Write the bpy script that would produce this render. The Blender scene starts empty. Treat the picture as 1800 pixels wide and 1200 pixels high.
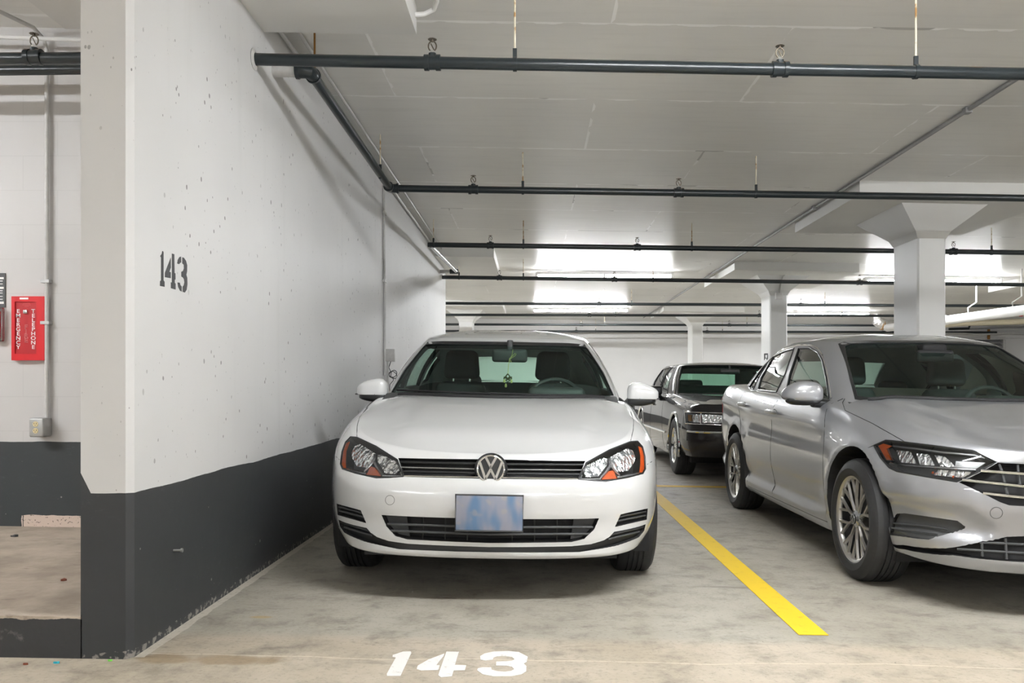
import bpy, bmesh, math, random
from math import pi, sin, cos, radians
from mathutils import Vector, Matrix
from mathutils.bvhtree import BVHTree
from mathutils.geometry import delaunay_2d_cdt
from mathutils.interpolate import poly_3d_calc
import numpy as np

random.seed(7)
scene = bpy.context.scene
COL = scene.collection

# ------------------------------------------------------------------ camera, world, exposure
F, CX, CY, EYE = 1450.0, 937.0, 680.0, 1.008      # pixels, pixels, pixels, metres (frame 1800 x 1200)
SL = 0.0157                                       # the slab falls this much per metre to the right
cam_data = bpy.data.cameras.new('camera')
cam = bpy.data.objects.new('camera', cam_data)
COL.objects.link(cam)
cam.location = (0, 0, EYE)
cam.rotation_euler = (pi / 2, 0, 0)
cam_data.sensor_width = 36.0
cam_data.lens = 36.0 * F / 1800.0
cam_data.shift_x = -(CX - 900.0) / 1800.0
cam_data.shift_y = (CY - 600.0) / 1800.0
cam_data.clip_start = 0.02
scene.camera = cam

world = bpy.data.worlds.new('World')
scene.world = world
world.use_nodes = True
world.node_tree.nodes['Background'].inputs[0].default_value = (1, 0.98, 0.96, 1)
world.node_tree.nodes['Background'].inputs[1].default_value = 0.0
scene.view_settings.view_transform = 'Standard'
scene.view_settings.look = 'None'
scene.view_settings.gamma = 1.0
scene.view_settings.use_curve_mapping = False
scene.view_settings.exposure = 1.24
TUBE_STRENGTH = 95.0

CEIL = EYE + 2.045
WX = -1.455                                       # face of the left wall


def floor_z(x):
    return -SL * x


def ray_dir(px, py):
    return Vector(((px - CX) / F, 1.0, (CY - py) / F))


def on_y(px, py, Y):
    d = ray_dir(px, py)
    return Vector((d.x * Y, Y, EYE + d.z * Y))


def on_x(px, py, X):
    d = ray_dir(px, py)
    t = X / d.x
    return Vector((X, t, EYE + d.z * t))


def on_floor(px, py, lift=0.0):
    d = ray_dir(px, py)
    t = (lift - EYE) / (d.z + SL * d.x)
    return Vector((d.x * t, t, EYE + d.z * t))


# ------------------------------------------------------------------ objects
WM = {}


def wm(o):
    return WM.get(o.name, Matrix.Identity(4)) if o else Matrix.Identity(4)


def tag(o, label=None, cat=None, group=None, kind=None):
    if label:
        o['label'] = label
    if cat:
        o['category'] = cat
    if group:
        o['group'] = group
    if kind:
        o['kind'] = kind
    return o


def empty(name, loc=(0, 0, 0), rot=(0, 0, 0)):
    o = bpy.data.objects.new(name, None)
    o.empty_display_size = 0.1
    o.location = loc
    o.rotation_euler = rot
    COL.objects.link(o)
    from mathutils import Euler
    WM[o.name] = Matrix.Translation(Vector(loc)) @ Euler(rot).to_matrix().to_4x4()
    return o


class MB:
    """collects faces, then becomes one mesh object"""

    def __init__(self):
        self.v, self.f, self.m = [], [], []

    def add(self, verts, faces, mat=0):
        b = len(self.v)
        self.v += [Vector(p) for p in verts]
        self.f += [tuple(i + b for i in q) for q in faces]
        self.m += [mat] * len(faces)
        return self

    def box(self, lo, hi, mat=0, shear=0.0):
        x0, y0, z0 = lo
        x1, y1, z1 = hi
        vs = [(x, y, z - shear * x) for z in (z0, z1) for y in (y0, y1) for x in (x0, x1)]
        return self.add(vs, [(0, 2, 3, 1), (4, 5, 7, 6), (0, 1, 5, 4), (2, 6, 7, 3), (0, 4, 6, 2), (1, 3, 7, 5)], mat)

    def tube(self, pts, r, n=12, mat=0, caps=True, closed=False):
        pts = [Vector(p) for p in pts]
        k = len(pts)
        rs = r if isinstance(r, (list, tuple)) else [r] * k
        rings = []
        ref = None
        for i, p in enumerate(pts):
            if closed:
                t = pts[(i + 1) % k] - pts[i - 1]
            else:
                t = (pts[min(i + 1, k - 1)] - pts[max(i - 1, 0)])
            t.normalize()
            if ref is None:
                ref = Vector((0, 0, 1)) if abs(t.z) < 0.9 else Vector((1, 0, 0))
            u = ref - t * ref.dot(t)
            if u.length < 1e-6:
                u = t.orthogonal()
            u.normalize()
            ref = u
            w = t.cross(u)
            rings.append([p + (u * cos(2 * pi * j / n) + w * sin(2 * pi * j / n)) * rs[i] for j in range(n)])
        vs = [q for rg in rings for q in rg]
        fs = []
        for i in range(k if closed else k - 1):
            a, b = i * n, ((i + 1) % k) * n
            for j in range(n):
                fs.append((a + j, a + (j + 1) % n, b + (j + 1) % n, b + j))
        if caps and not closed:
            fs.append(tuple(range(n - 1, -1, -1)))
            fs.append(tuple((k - 1) * n + j for j in range(n)))
        return self.add(vs, fs, mat)

    def lathe(self, prof, origin, axis, n=32, mat=0):
        """prof: (radius, distance along axis)"""
        a = Vector(axis).normalized()
        u = a.orthogonal().normalized()
        if abs(a.x) > 0.9:
            u = Vector((0, 0, 1))
        w = a.cross(u)
        o = Vector(origin)
        vs, fs = [], []
        for r, h in prof:
            for j in range(n):
                t = 2 * pi * j / n
                vs.append(o + a * h + (u * cos(t) + w * sin(t)) * max(r, 1e-5))
        for i in range(len(prof) - 1):
            for j in range(n):
                fs.append((i * n + j, i * n + (j + 1) % n, (i + 1) * n + (j + 1) % n, (i + 1) * n + j))
        return self.add(vs, fs, mat)

    def prism(self, poly, d):
        """polygon (3-D points, planar) pushed along vector d"""
        n = len(poly)
        d = Vector(d)
        vs = [Vector(p) for p in poly] + [Vector(p) + d for p in poly]
        fs = [tuple(range(n - 1, -1, -1)), tuple(range(n, 2 * n))]
        fs += [(i, (i + 1) % n, n + (i + 1) % n, n + i) for i in range(n)]
        return self.add(vs, fs)

    def rbox(self, c, s, r, seg=3, rot=None, taper=None):
        bm = bmesh.new()
        bmesh.ops.create_cube(bm, size=1.0)
        for v in bm.verts:
            v.co = Vector((v.co.x * s[0], v.co.y * s[1], v.co.z * s[2]))
            if taper and v.co.z > 0:
                v.co.x *= taper
        bmesh.ops.bevel(bm, geom=bm.edges[:], offset=r, segments=seg, profile=0.5, affect='EDGES')
        M = (rot or Matrix.Identity(4))
        bm.verts.index_update()
        self.add([M @ v.co + Vector(c) for v in bm.verts], [[v.index for v in f.verts] for f in bm.faces])
        bm.free()
        return self

    def build(self, name, mats, parent=None, world=False, smooth=30, kind=None):
        """vertices are in the root's frame (world=True: in the scene's)"""
        me = bpy.data.meshes.new(name)
        vs = self.v
        if world and parent is not None:
            inv = wm(parent).inverted()
            vs = [inv @ p for p in vs]
        me.from_pydata([tuple(p) for p in vs], [], self.f)
        bm = bmesh.new()
        bm.from_mesh(me)
        bmesh.ops.recalc_face_normals(bm, faces=bm.faces[:])
        bm.to_mesh(me)
        bm.free()
        if not isinstance(mats, (list, tuple)):
            mats = [mats]
        for m in mats:
            me.materials.append(m)
        if len(mats) > 1:
            me.polygons.foreach_set('material_index', self.m)
        if smooth:
            me.shade_smooth()
            me.set_sharp_from_angle(angle=radians(smooth))
        return link(name, me, parent, kind)


def link(name, me, parent=None, kind=None):
    o = bpy.data.objects.new(name, me)
    COL.objects.link(o)
    if parent is not None:
        o.parent = parent
        WM[o.name] = wm(parent)
    if kind:
        o['kind'] = kind
    return o


# ------------------------------------------------------------------ materials
def new_mat(name):
    m = bpy.data.materials.new(name)
    m.use_nodes = True
    nt = m.node_tree
    return m, nt, nt.nodes['Principled BSDF']


def srgb(r, g, b):
    f = lambda c: ((c / 255 + 0.055) / 1.055) ** 2.4 if c > 10 else c / 255 / 12.92
    return (f(r), f(g), f(b), 1)


def plain(name, col, rough=0.5, metal=0.0, coat=0.0, noise=0.0, nscale=30.0, spec=0.5, bump=0.0):
    m, nt, b = new_mat(name)
    b.inputs['Base Color'].default_value = col
    b.inputs['Roughness'].default_value = rough
    b.inputs['Metallic'].default_value = metal
    b.inputs['Coat Weight'].default_value = coat
    b.inputs['Coat Roughness'].default_value = 0.03
    b.inputs['Specular IOR Level'].default_value = spec
    tc = nt.nodes.new('ShaderNodeTexCoord')
    nz = nt.nodes.new('ShaderNodeTexNoise')
    nz.inputs['Scale'].default_value = nscale
    nz.inputs['Detail'].default_value = 4
    nt.links.new(tc.outputs['Object'], nz.inputs['Vector'])
    if noise:
        mx = nt.nodes.new('ShaderNodeMixRGB')
        mx.blend_type = 'MULTIPLY'
        mx.inputs[0].default_value = noise
        mx.inputs[1].default_value = col
        nt.links.new(nz.outputs['Fac'], mx.inputs[2])
        nt.links.new(mx.outputs[0], b.inputs['Base Color'])
    if bump:
        bp = nt.nodes.new('ShaderNodeBump')
        bp.inputs['Strength'].default_value = bump
        bp.inputs['Distance'].default_value = 0.004
        nt.links.new(nz.outputs['Fac'], bp.inputs['Height'])
        nt.links.new(bp.outputs[0], b.inputs['Normal'])
    return m


class NT:
    """small helper to wire shader nodes"""

    def __init__(self, nt):
        self.nt = nt
        self.tc = nt.nodes.new('ShaderNodeTexCoord').outputs['Object']
        s = nt.nodes.new('ShaderNodeSeparateXYZ')
        nt.links.new(self.tc, s.inputs[0])
        self.x, self.y, self.z = s.outputs

    def put(self, sock, val):
        if isinstance(val, bpy.types.NodeSocket):
            self.nt.links.new(val, sock)
        else:
            sock.default_value = val

    def math(self, op, a, b=0.0, c=None, clamp=False):
        n = self.nt.nodes.new('ShaderNodeMath')
        n.operation = op
        n.use_clamp = clamp
        self.put(n.inputs[0], a)
        self.put(n.inputs[1], b)
        if c is not None:
            self.put(n.inputs[2], c)
        return n.outputs[0]

    def noise(self, scale, detail=4, rough=0.5, vec=None, stretch=None, dist=0.0):
        v = vec or self.tc
        if stretch:
            mp = self.nt.nodes.new('ShaderNodeMapping')
            mp.inputs['Scale'].default_value = stretch
            self.nt.links.new(v, mp.inputs[0])
            v = mp.outputs[0]
        n = self.nt.nodes.new('ShaderNodeTexNoise')
        n.inputs['Scale'].default_value = scale
        n.inputs['Detail'].default_value = detail
        n.inputs['Roughness'].default_value = rough
        n.inputs['Distortion'].default_value = dist
        self.nt.links.new(v, n.inputs['Vector'])
        return n.outputs['Fac']

    def voronoi(self, scale, stretch=None):
        v = self.tc
        if stretch:
            mp = self.nt.nodes.new('ShaderNodeMapping')
            mp.inputs['Scale'].default_value = stretch
            self.nt.links.new(v, mp.inputs[0])
            v = mp.outputs[0]
        n = self.nt.nodes.new('ShaderNodeTexVoronoi')
        n.inputs['Scale'].default_value = scale
        self.nt.links.new(v, n.inputs['Vector'])
        return n.outputs['Distance']

    def ramp(self, fac, lo, hi):
        n = self.nt.nodes.new('ShaderNodeMapRange')
        n.interpolation_type = 'SMOOTHSTEP'
        self.put(n.inputs['Value'], fac)
        n.inputs['From Min'].default_value = lo
        n.inputs['From Max'].default_value = hi
        return n.outputs[0]

    def mix(self, fac, a, b, blend='MIX'):
        n = self.nt.nodes.new('ShaderNodeMixRGB')
        n.blend_type = blend
        self.put(n.inputs[0], fac)
        self.put(n.inputs[1], a)
        self.put(n.inputs[2], b)
        return n.outputs[0]

    def bump(self, h, strength, dist=0.01):
        n = self.nt.nodes.new('ShaderNodeBump')
        n.inputs['Strength'].default_value = strength
        n.inputs['Distance'].default_value = dist
        self.put(n.inputs['Height'], h)
        return n.outputs[0]


def wall_paint(name, white, dark, border, pits=True, block=False, ragged=None):
    """white paint over black dado paint, pitted concrete or blockwork"""
    m, nt, b = new_mat(name)
    g = NT(nt)
    wob = g.math('MULTIPLY', g.math('SUBTRACT', g.noise(2.2), 0.5), 0.03)
    h = g.math('ADD', g.z, wob)
    if ragged:
        h = g.math('ADD', h, ragged(g))
    isdark = g.math('LESS_THAN', h, border)
    big = g.noise(1.3, 3)
    w = g.mix(g.ramp(big, 0.35, 0.75), white, tuple(c * 0.95 for c in white[:3]) + (1,))
    height = g.noise(7, 3)
    if pits:
        msk = g.ramp(g.noise(1.1, 2), 0.34, 0.56)
        v = g.voronoi(26, (1, 1, 0.62))
        size = g.math('MULTIPLY', g.ramp(g.noise(19, 1), 0.46, 0.72), 0.21)
        pit = g.math('MULTIPLY', g.math('LESS_THAN', v, size), msk)
        w = g.mix(g.math('MULTIPLY', pit, 0.75), w, (0.09, 0.085, 0.08, 1))
        v2 = g.voronoi(60, (1, 1, 0.5))
        pit2 = g.math('MULTIPLY', g.math('LESS_THAN', v2, g.math('MULTIPLY', g.ramp(g.noise(31, 1), 0.48, 0.75), 0.19)), msk)
        w = g.mix(g.math('MULTIPLY', pit2, 0.5), w, (0.15, 0.145, 0.14, 1))
        streak = g.ramp(g.noise(3.0, 5, 0.6, stretch=(1, 3.0, 0.12)), 0.55, 0.8)
        w = g.mix(g.math('MULTIPLY', streak, 0.12), w, (0.35, 0.34, 0.32, 1))
    if block:
        # joints of 400 x 200 blocks, running bond
        row = g.math('DIVIDE', g.math('SUBTRACT', g.z, 0.15), 0.2)
        fr = g.math('FRACT', row)
        jz = g.math('LESS_THAN', fr, 0.022)
        off = g.math('MULTIPLY', g.math('MODULO', g.math('FLOOR', row), 2.0), 0.5)
        jx = g.math('LESS_THAN', g.math('FRACT', g.math('ADD', g.math('DIVIDE', g.math('ADD', g.x, 10.17), 0.4), off)), 0.013)
        j = g.math('MAXIMUM', jz, jx)
        w = g.mix(g.math('MULTIPLY', j, 0.16), w, (0.3, 0.29, 0.28, 1))
    scr = g.ramp(g.noise(15, 7, 0.75, stretch=(1, 1, 2.4)), 0.55, 0.72)
    dk = g.mix(g.math('MULTIPLY', g.math('MULTIPLY', scr, g.ramp(g.noise(1.6, 2), 0.4, 0.65)), 0.5), dark, tuple(min(1, c * 2.4) for c in dark[:3]) + (1,))
    spl = g.math('LESS_THAN', g.voronoi(22), g.math('MULTIPLY', g.ramp(g.noise(9, 1), 0.52, 0.8), 0.17))
    dk = g.mix(g.math('MULTIPLY', spl, 0.5), dk, (0.4, 0.38, 0.36, 1))
    low = g.math('MULTIPLY', g.math('LESS_THAN', g.math('ADD', g.z, g.math('MULTIPLY', g.noise(24, 4), 0.05)), 0.075), g.ramp(g.noise(40, 3), 0.5, 0.6))
    dk = g.mix(g.math('MULTIPLY', low, 0.8), dk, (0.3, 0.28, 0.25, 1))
    col = g.mix(isdark, w, dk)
    if block:
        raw = g.math('LESS_THAN', g.math('ADD', g.z, g.math('MULTIPLY', g.noise(9), 0.03)), 0.275)
        rx = g.math('GREATER_THAN', g.math('ADD', g.x, g.math('MULTIPLY', g.noise(6), 0.12)), -2.92)
        pale = g.mix(g.math('GREATER_THAN', g.noise(70, 3), 0.62), srgb(205, 186, 172), srgb(120, 105, 95))
        pale = g.mix(g.math('MULTIPLY', j, 0.9), pale, (0.02, 0.02, 0.02, 1))
        col = g.mix(g.math('MULTIPLY', raw, rx), col, pale)
        height = g.math('SUBTRACT', height, g.math('MULTIPLY', j, 0.5))
    nt.links.new(col, b.inputs['Base Color'])
    b.inputs['Roughness'].default_value = 0.6
    nt.links.new(g.bump(height, 0.12, 0.012), b.inputs['Normal'])
    return m


WHITE = (0.665, 0.66, 0.652, 1)
BLACKP = (0.031, 0.033, 0.035, 1)


def diag(g):      # the black paint climbs at the back of the wall's end face
    return g.math('MULTIPLY', g.math('MAXIMUM', g.math('MULTIPLY', g.math('SUBTRACT', -1.60, g.x), 1.0), 0.0), -2.0)


M_WALL = wall_paint('painted_concrete_wall', WHITE, BLACKP, 0.622, True, False, diag)
M_BLOCK = wall_paint('painted_block_wall', (0.55, 0.535, 0.522, 1), (0.026, 0.031, 0.033, 1), 0.69, False, True)
M_FAR = wall_paint('far_wall_paint', (0.70, 0.69, 0.675, 1), (0.05, 0.05, 0.05, 1), 0.5, False, False)


def ceiling_mat():
    m, nt, b = new_mat('board_marked_ceiling')
    g = NT(nt)
    base = g.mix(g.ramp(g.noise(0.7, 3), 0.35, 0.7), (0.82, 0.81, 0.775, 1), (0.75, 0.74, 0.71, 1))
    grain = g.noise(7, 5, 0.6, stretch=(0.25, 2.5, 1))
    base = g.mix(g.math('MULTIPLY', g.ramp(grain, 0.45, 0.75), 0.22), base, (0.58, 0.57, 0.55, 1))
    row = g.math('DIVIDE', g.math('SUBTRACT', g.y, 4.62), 1.22)
    fr = g.math('FRACT', row)
    off = g.math('MULTIPLY', g.math('MODULO', g.math('ADD', g.math('FLOOR', row), 20.0), 2.0), 0.42)
    fx = g.math('FRACT', g.math('ADD', g.math('DIVIDE', g.math('ADD', g.x, 20.5), 2.44), off))
    wid = g.math('MULTIPLY', g.ramp(g.noise(5, 3), 0.36, 0.6), 0.024)
    jy = g.math('LESS_THAN', fr, g.math('ADD', wid, 0.002))
    jx = g.math('LESS_THAN', fx, g.math('MULTIPLY', wid, 0.35))
    j = g.math('MAXIMUM', jy, jx)
    dark_j = g.math('LESS_THAN', g.noise(1.7, 2), 0.40)
    jc = g.mix(dark_j, (0.97, 0.965, 0.95, 1), (0.45, 0.44, 0.42, 1))
    base = g.mix(g.math('MULTIPLY', j, 0.9), base, jc)
    fleck = g.math('LESS_THAN', g.voronoi(9, (0.6, 2, 1)), g.math('MULTIPLY', g.ramp(g.noise(6, 1), 0.6, 0.85), 0.1))
    base = g.mix(g.math('MULTIPLY', fleck, 0.7), base, (0.9, 0.89, 0.87, 1))
    nt.links.new(base, b.inputs['Base Color'])
    b.inputs['Roughness'].default_value = 0.33
    nt.links.new(g.bump(g.math('ADD', g.math('MULTIPLY', grain, 0.6), j), 0.22, 0.006), b.inputs['Normal'])
    return m


def floor_mat():
    m, nt, b = new_mat('stained_concrete_floor')
    g = NT(nt)
    n1 = g.noise(0.9, 6, 0.62)
    n2 = g.noise(5.0, 8, 0.7)
    stall = g.mix(g.ramp(n1, 0.35, 0.68), srgb(176, 171, 158), srgb(158, 152, 139))
    aisle = g.mix(g.ramp(n1, 0.35, 0.68), srgb(192, 181, 164), srgb(168, 157, 139))
    edge = g.math('ADD', g.y, g.math('MULTIPLY', g.math('SUBTRACT', g.noise(1.5, 4), 0.5), 0.12))
    col = g.mix(g.ramp(edge, 3.22, 3.36), aisle, stall)
    col = g.mix(g.math('MULTIPLY', g.ramp(n2, 0.45, 0.75), 0.7), col, srgb(112, 105, 94))
    # long scuffs and tyre marks
    sc = g.noise(2.4, 8, 0.75, stretch=(1.0, 2.6, 1), dist=0.6)
    col = g.mix(g.math('MULTIPLY', g.ramp(sc, 0.54, 0.72), 0.6), col, srgb(92, 84, 74))
    ty = g.noise(1.0, 7, 0.75, stretch=(2.6, 0.5, 1), dist=0.4)
    col = g.mix(g.math('MULTIPLY', g.ramp(ty, 0.54, 0.74), 0.25), col, srgb(104, 98, 90))
    # brown water mark at the wall corner
    dx = g.math('SUBTRACT', g.x, -1.17)
    dy = g.math('SUBTRACT', g.y, 3.0)
    rr = g.math('ADD', g.math('MULTIPLY', g.math('MULTIPLY', dx, dx), 7.0), g.math('MULTIPLY', g.math('MULTIPLY', dy, dy), 150.0))
    rr = g.math('ADD', rr, g.math('MULTIPLY', g.math('SUBTRACT', g.noise(7, 5), 0.5), 1.6))
    col = g.mix(g.math('MULTIPLY', g.ramp(rr, 0.75, 0.2), 0.6), col, srgb(128, 104, 68))
    dx2 = g.math('SUBTRACT', g.x, -1.17)
    dy2 = g.math('SUBTRACT', g.y, 3.55)
    r2 = g.math('ADD', g.math('MULTIPLY', g.math('MULTIPLY', dx2, dx2), 250.0), g.math('MULTIPLY', g.math('MULTIPLY', dy2, dy2), 1500.0))
    col = g.mix(g.math('MULTIPLY', g.ramp(g.math('ADD', r2, g.math('MULTIPLY', g.noise(20), 0.6)), 1.2, 0.4), 0.55), col, srgb(178, 148, 80))
    # fine pale joint line across the aisle and pale strip by the wall
    wv = g.math('ADD', 3.045, g.math('MULTIPLY', g.math('SUBTRACT', g.noise(1.1, 3), 0.5), 0.16))
    ln = g.math('LESS_THAN', g.math('ABSOLUTE', g.math('SUBTRACT', g.y, wv)), 0.0045)
    col = g.mix(g.math('MULTIPLY', ln, 0.45), col, srgb(222, 212, 190))
    st = g.math('LESS_THAN', g.math('ADD', g.x, g.math('MULTIPLY', g.noise(9, 3), 0.03)), WX + 0.055)
    st = g.math('MULTIPLY', st, g.math('GREATER_THAN', g.y, 3.01))
    col = g.mix(g.math('MULTIPLY', st, 0.75), col, srgb(206, 199, 186))
    # specks
    sp = g.math('LESS_THAN', g.voronoi(11, (1, 1, 1)), g.math('MULTIPLY', g.ramp(g.noise(4, 1), 0.5, 0.8), 0.07))
    col = g.mix(g.math('MULTIPLY', sp, 0.85), col, srgb(60, 54, 48))
    fine = g.noise(60, 4, 0.7)
    col = g.mix(g.math('MULTIPLY', g.ramp(fine, 0.5, 0.75), 0.45), col, srgb(104, 97, 87))
    nt.links.new(col, b.inputs['Base Color'])
    nt.links.new(g.math('ADD', 0.55, g.math('MULTIPLY', n2, 0.2)), b.inputs['Roughness'])
    nt.links.new(g.bump(g.math('ADD', n2, g.math('MULTIPLY', fine, 0.5)), 0.18, 0.006), b.inputs['Normal'])
    return m


def kerb_mat():
    m, nt, b = new_mat('kerb_concrete')
    g = NT(nt)
    raw = g.mix(g.ramp(g.noise(2.5, 6, 0.65), 0.35, 0.7), srgb(190, 176, 160), srgb(150, 137, 122))
    dirt = g.ramp(g.noise(9, 6, 0.7, stretch=(0.5, 2, 1)), 0.6, 0.72)
    raw = g.mix(g.math('MULTIPLY', dirt, 0.7), raw, srgb(92, 80, 70))
    pt = g.mix(g.math('MULTIPLY', g.ramp(g.noise(14, 6, 0.7), 0.6, 0.78), 0.45), (0.034, 0.034, 0.035, 1), (0.25, 0.23, 0.21, 1))
    edge = g.math('LESS_THAN', g.math('ADD', g.z, g.math('ADD', g.math('MULTIPLY', g.x, SL), g.math('MULTIPLY', g.noise(16, 4), 0.03))), 0.156)
    nrm = nt.nodes.new('ShaderNodeNewGeometry')
    sx = nt.nodes.new('ShaderNodeSeparateXYZ')
    nt.links.new(nrm.outputs['True Normal'], sx.inputs[0])
    front = g.math('MULTIPLY', g.math('LESS_THAN', sx.outputs[1], -0.5), edge)
    nt.links.new(g.mix(front, raw, pt), b.inputs['Base Color'])
    b.inputs['Roughness'].default_value = 0.7
    nt.links.new(g.bump(g.noise(25, 5), 0.3, 0.006), b.inputs['Normal'])
    return m


def tread_glass(name, tint, refl=1.0):
    m, nt, b = new_mat(name)
    nt.nodes.remove(b)
    out = nt.nodes['Material Output']
    tr = nt.nodes.new('ShaderNodeBsdfTransparent')
    tr.inputs[0].default_value = tint
    gl = nt.nodes.new('ShaderNodeBsdfGlossy')
    gl.inputs['Roughness'].default_value = 0.0
    gl.inputs['Color'].default_value = (1, 1, 1, 1)
    fr = nt.nodes.new('ShaderNodeFresnel')
    fr.inputs[0].default_value = 1.5
    mu = nt.nodes.new('ShaderNodeMath')
    mu.operation = 'MULTIPLY'
    mu.inputs[1].default_value = refl
    nt.links.new(fr.outputs[0], mu.inputs[0])
    mx = nt.nodes.new('ShaderNodeMixShader')
    nt.links.new(mu.outputs[0], mx.inputs[0])
    nt.links.new(tr.outputs[0], mx.inputs[1])
    nt.links.new(gl.outputs[0], mx.inputs[2])
    nt.links.new(mx.outputs[0], out.inputs['Surface'])
    return m


def emit(name, col, s):
    m, nt, b = new_mat(name)
    b.inputs['Base Color'].default_value = (0.9, 0.9, 0.9, 1)
    b.inputs['Emission Color'].default_value = col
    b.inputs['Emission Strength'].default_value = s
    return m


def reflector_mat(name, scale, stretch):
    m, nt, b = new_mat(name)
    g = NT(nt)
    b.inputs['Base Color'].default_value = (0.93, 0.94, 0.95, 1)
    b.inputs['Metallic'].default_value = 0.8
    b.inputs['Roughness'].default_value = 0.14
    nt.links.new(g.bump(g.noise(scale, 2, 0.5, stretch=stretch), 1.0, 0.02), b.inputs['Normal'])
    return m


def pipe_mat():
    m, nt, b = new_mat('black_painted_pipe')
    g = NT(nt)
    nrm = nt.nodes.new('ShaderNodeNewGeometry')
    sx = nt.nodes.new('ShaderNodeSeparateXYZ')
    nt.links.new(nrm.outputs['Normal'], sx.inputs[0])
    dust = g.math('MULTIPLY', g.ramp(sx.outputs[2], 0.55, 0.95), g.ramp(g.noise(3, 4), 0.25, 0.6))
    dc = g.mix(g.ramp(g.noise(8, 5), 0.5, 0.65), srgb(120, 116, 108), srgb(138, 104, 74))
    col = g.mix(g.math('MULTIPLY', dust, 0.6), (0.014, 0.020, 0.023, 1), dc)
    fl = g.math('LESS_THAN', g.voronoi(18, (0.5, 1, 1)), g.math('MULTIPLY', g.ramp(g.noise(9, 1), 0.6, 0.9), 0.12))
    col = g.mix(g.math('MULTIPLY', fl, 0.4), col, srgb(170, 160, 150))
    nt.links.new(col, b.inputs['Base Color'])
    nt.links.new(g.math('ADD', 0.28, g.math('MULTIPLY', dust, 0.5)), b.inputs['Roughness'])
    return m


def plate_mat():
    m, nt, b = new_mat('plate_paint')
    g = NT(nt)
    n = g.noise(22, 1, 0.4)
    n2 = g.noise(17, 1, 0.4, stretch=(1.3, 1, 0.5))
    col = g.mix(g.ramp(n2, 0.36, 0.7), srgb(138, 140, 152), srgb(86, 116, 150))
    col = g.mix(g.math('MULTIPLY', g.ramp(n, 0.55, 0.7), 0.45), col, srgb(158, 150, 138))
    nt.links.new(col, b.inputs['Base Color'])
    b.inputs['Roughness'].default_value = 0.4
    return m


def stripe_mat():
    m, nt, b = new_mat('yellow_road_paint')
    g = NT(nt)
    far = g.ramp(g.y, 5.0, 8.5)          # older, worn paint farther in
    c = g.mix(g.math('MULTIPLY', far, 0.8), srgb(240, 203, 42), srgb(206, 168, 70))
    c = g.mix(g.math('MULTIPLY', g.ramp(g.noise(18, 6, 0.7), 0.55, 0.75), 0.35), c, srgb(150, 128, 60))
    nt.links.new(c, b.inputs['Base Color'])
    b.inputs['Roughness'].default_value = 0.65
    return m


def worn_white():
    m, nt, b = new_mat('white_floor_paint')
    g = NT(nt)
    c = g.mix(g.math('MULTIPLY', g.ramp(g.noise(30, 6, 0.7), 0.58, 0.68), 0.55), (0.82, 0.80, 0.77, 1), srgb(150, 140, 124))
    nt.links.new(c, b.inputs['Base Color'])
    b.inputs['Roughness'].default_value = 0.65
    return m


def rod_mat():
    m, nt, b = new_mat('rusty_painted_rod')
    g = NT(nt)
    c = g.mix(g.ramp(g.noise(14, 4), 0.5, 0.6), srgb(218, 208, 186), srgb(158, 118, 66))
    nt.links.new(c, b.inputs['Base Color'])
    return m


def foil_mat():
    m, nt, b = new_mat('crumpled_foil')
    g = NT(nt)
    b.inputs['Base Color'].default_value = (0.75, 0.74, 0.71, 1)
    b.inputs['Metallic'].default_value = 0.8
    b.inputs['Roughness'].default_value = 0.25
    nt.links.new(g.bump(g.noise(14, 5), 1.0, 0.05), b.inputs['Normal'])
    return m


M_CEIL, M_FLOOR, M_KERB = ceiling_mat(), floor_mat(), kerb_mat()
M_PIPE, M_ROD, M_FOIL = pipe_mat(), rod_mat(), foil_mat()
M_PLATE, M_YELLOW, M_DIGIT = plate_mat(), stripe_mat(), worn_white()
M_STENCIL = plain('stencil_black', (0.045, 0.046, 0.048, 1), 0.6, noise=0.3)
M_WHITEP = plain('white_gloss_paint', (0.80, 0.79, 0.77, 1), 0.4, noise=0.12, nscale=3)
M_COLUMN = plain('column_paint', (0.82, 0.82, 0.81, 1), 0.5, noise=0.08, nscale=2.5, bump=0.1)
M_PANELP = plain('panel_paint', (0.78, 0.775, 0.75, 1), 0.45, noise=0.12, nscale=2.0)
M_TUBE = emit('fluorescent_tube', (0.945, 0.97, 1.0, 1), TUBE_STRENGTH)
M_TUBE_DIM = emit('dimmed_fluorescent_tube', (0.945, 0.97, 1.0, 1), TUBE_STRENGTH * 0.38)  # weaker emission, turned down to balance the light, not from age
M_GREYC = plain('grey_conduit', (0.33, 0.33, 0.33, 1), 0.35, 0.5, noise=0.3)
M_WALLC = plain('painted_conduit', (0.62, 0.61, 0.59, 1), 0.45, noise=0.3)
M_BRONZE = plain('sprinkler_brass', (0.20, 0.17, 0.13, 1), 0.4, 0.8, noise=0.4)
M_CHROME = plain('chrome', (0.86, 0.87, 0.88, 1), 0.06, 1.0)
M_RED = plain('red_enamel', srgb(205, 28, 36), 0.35, noise=0.15)
M_REDD = plain('red_recess', srgb(178, 22, 30), 0.4, noise=0.15)
M_LETTER = plain('white_lettering', (0.85, 0.82, 0.80, 1), 0.5, noise=0.05)
M_RUBBER = plain('tyre_rubber', (0.022, 0.022, 0.023, 1), 0.62, noise=0.3, nscale=60)
M_BLACKT = plain('black_trim', (0.016, 0.017, 0.018, 1), 0.32, noise=0.2)
M_MATTB = plain('matt_black', (0.010, 0.010, 0.011, 1), 0.75, noise=0.3)
M_CHAR = plain('charcoal_plastic', (0.060, 0.062, 0.064, 1), 0.5, noise=0.2)
M_SEAT = plain('dark_cloth', (0.055, 0.060, 0.060, 1), 0.85, noise=0.3, nscale=90)
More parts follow.
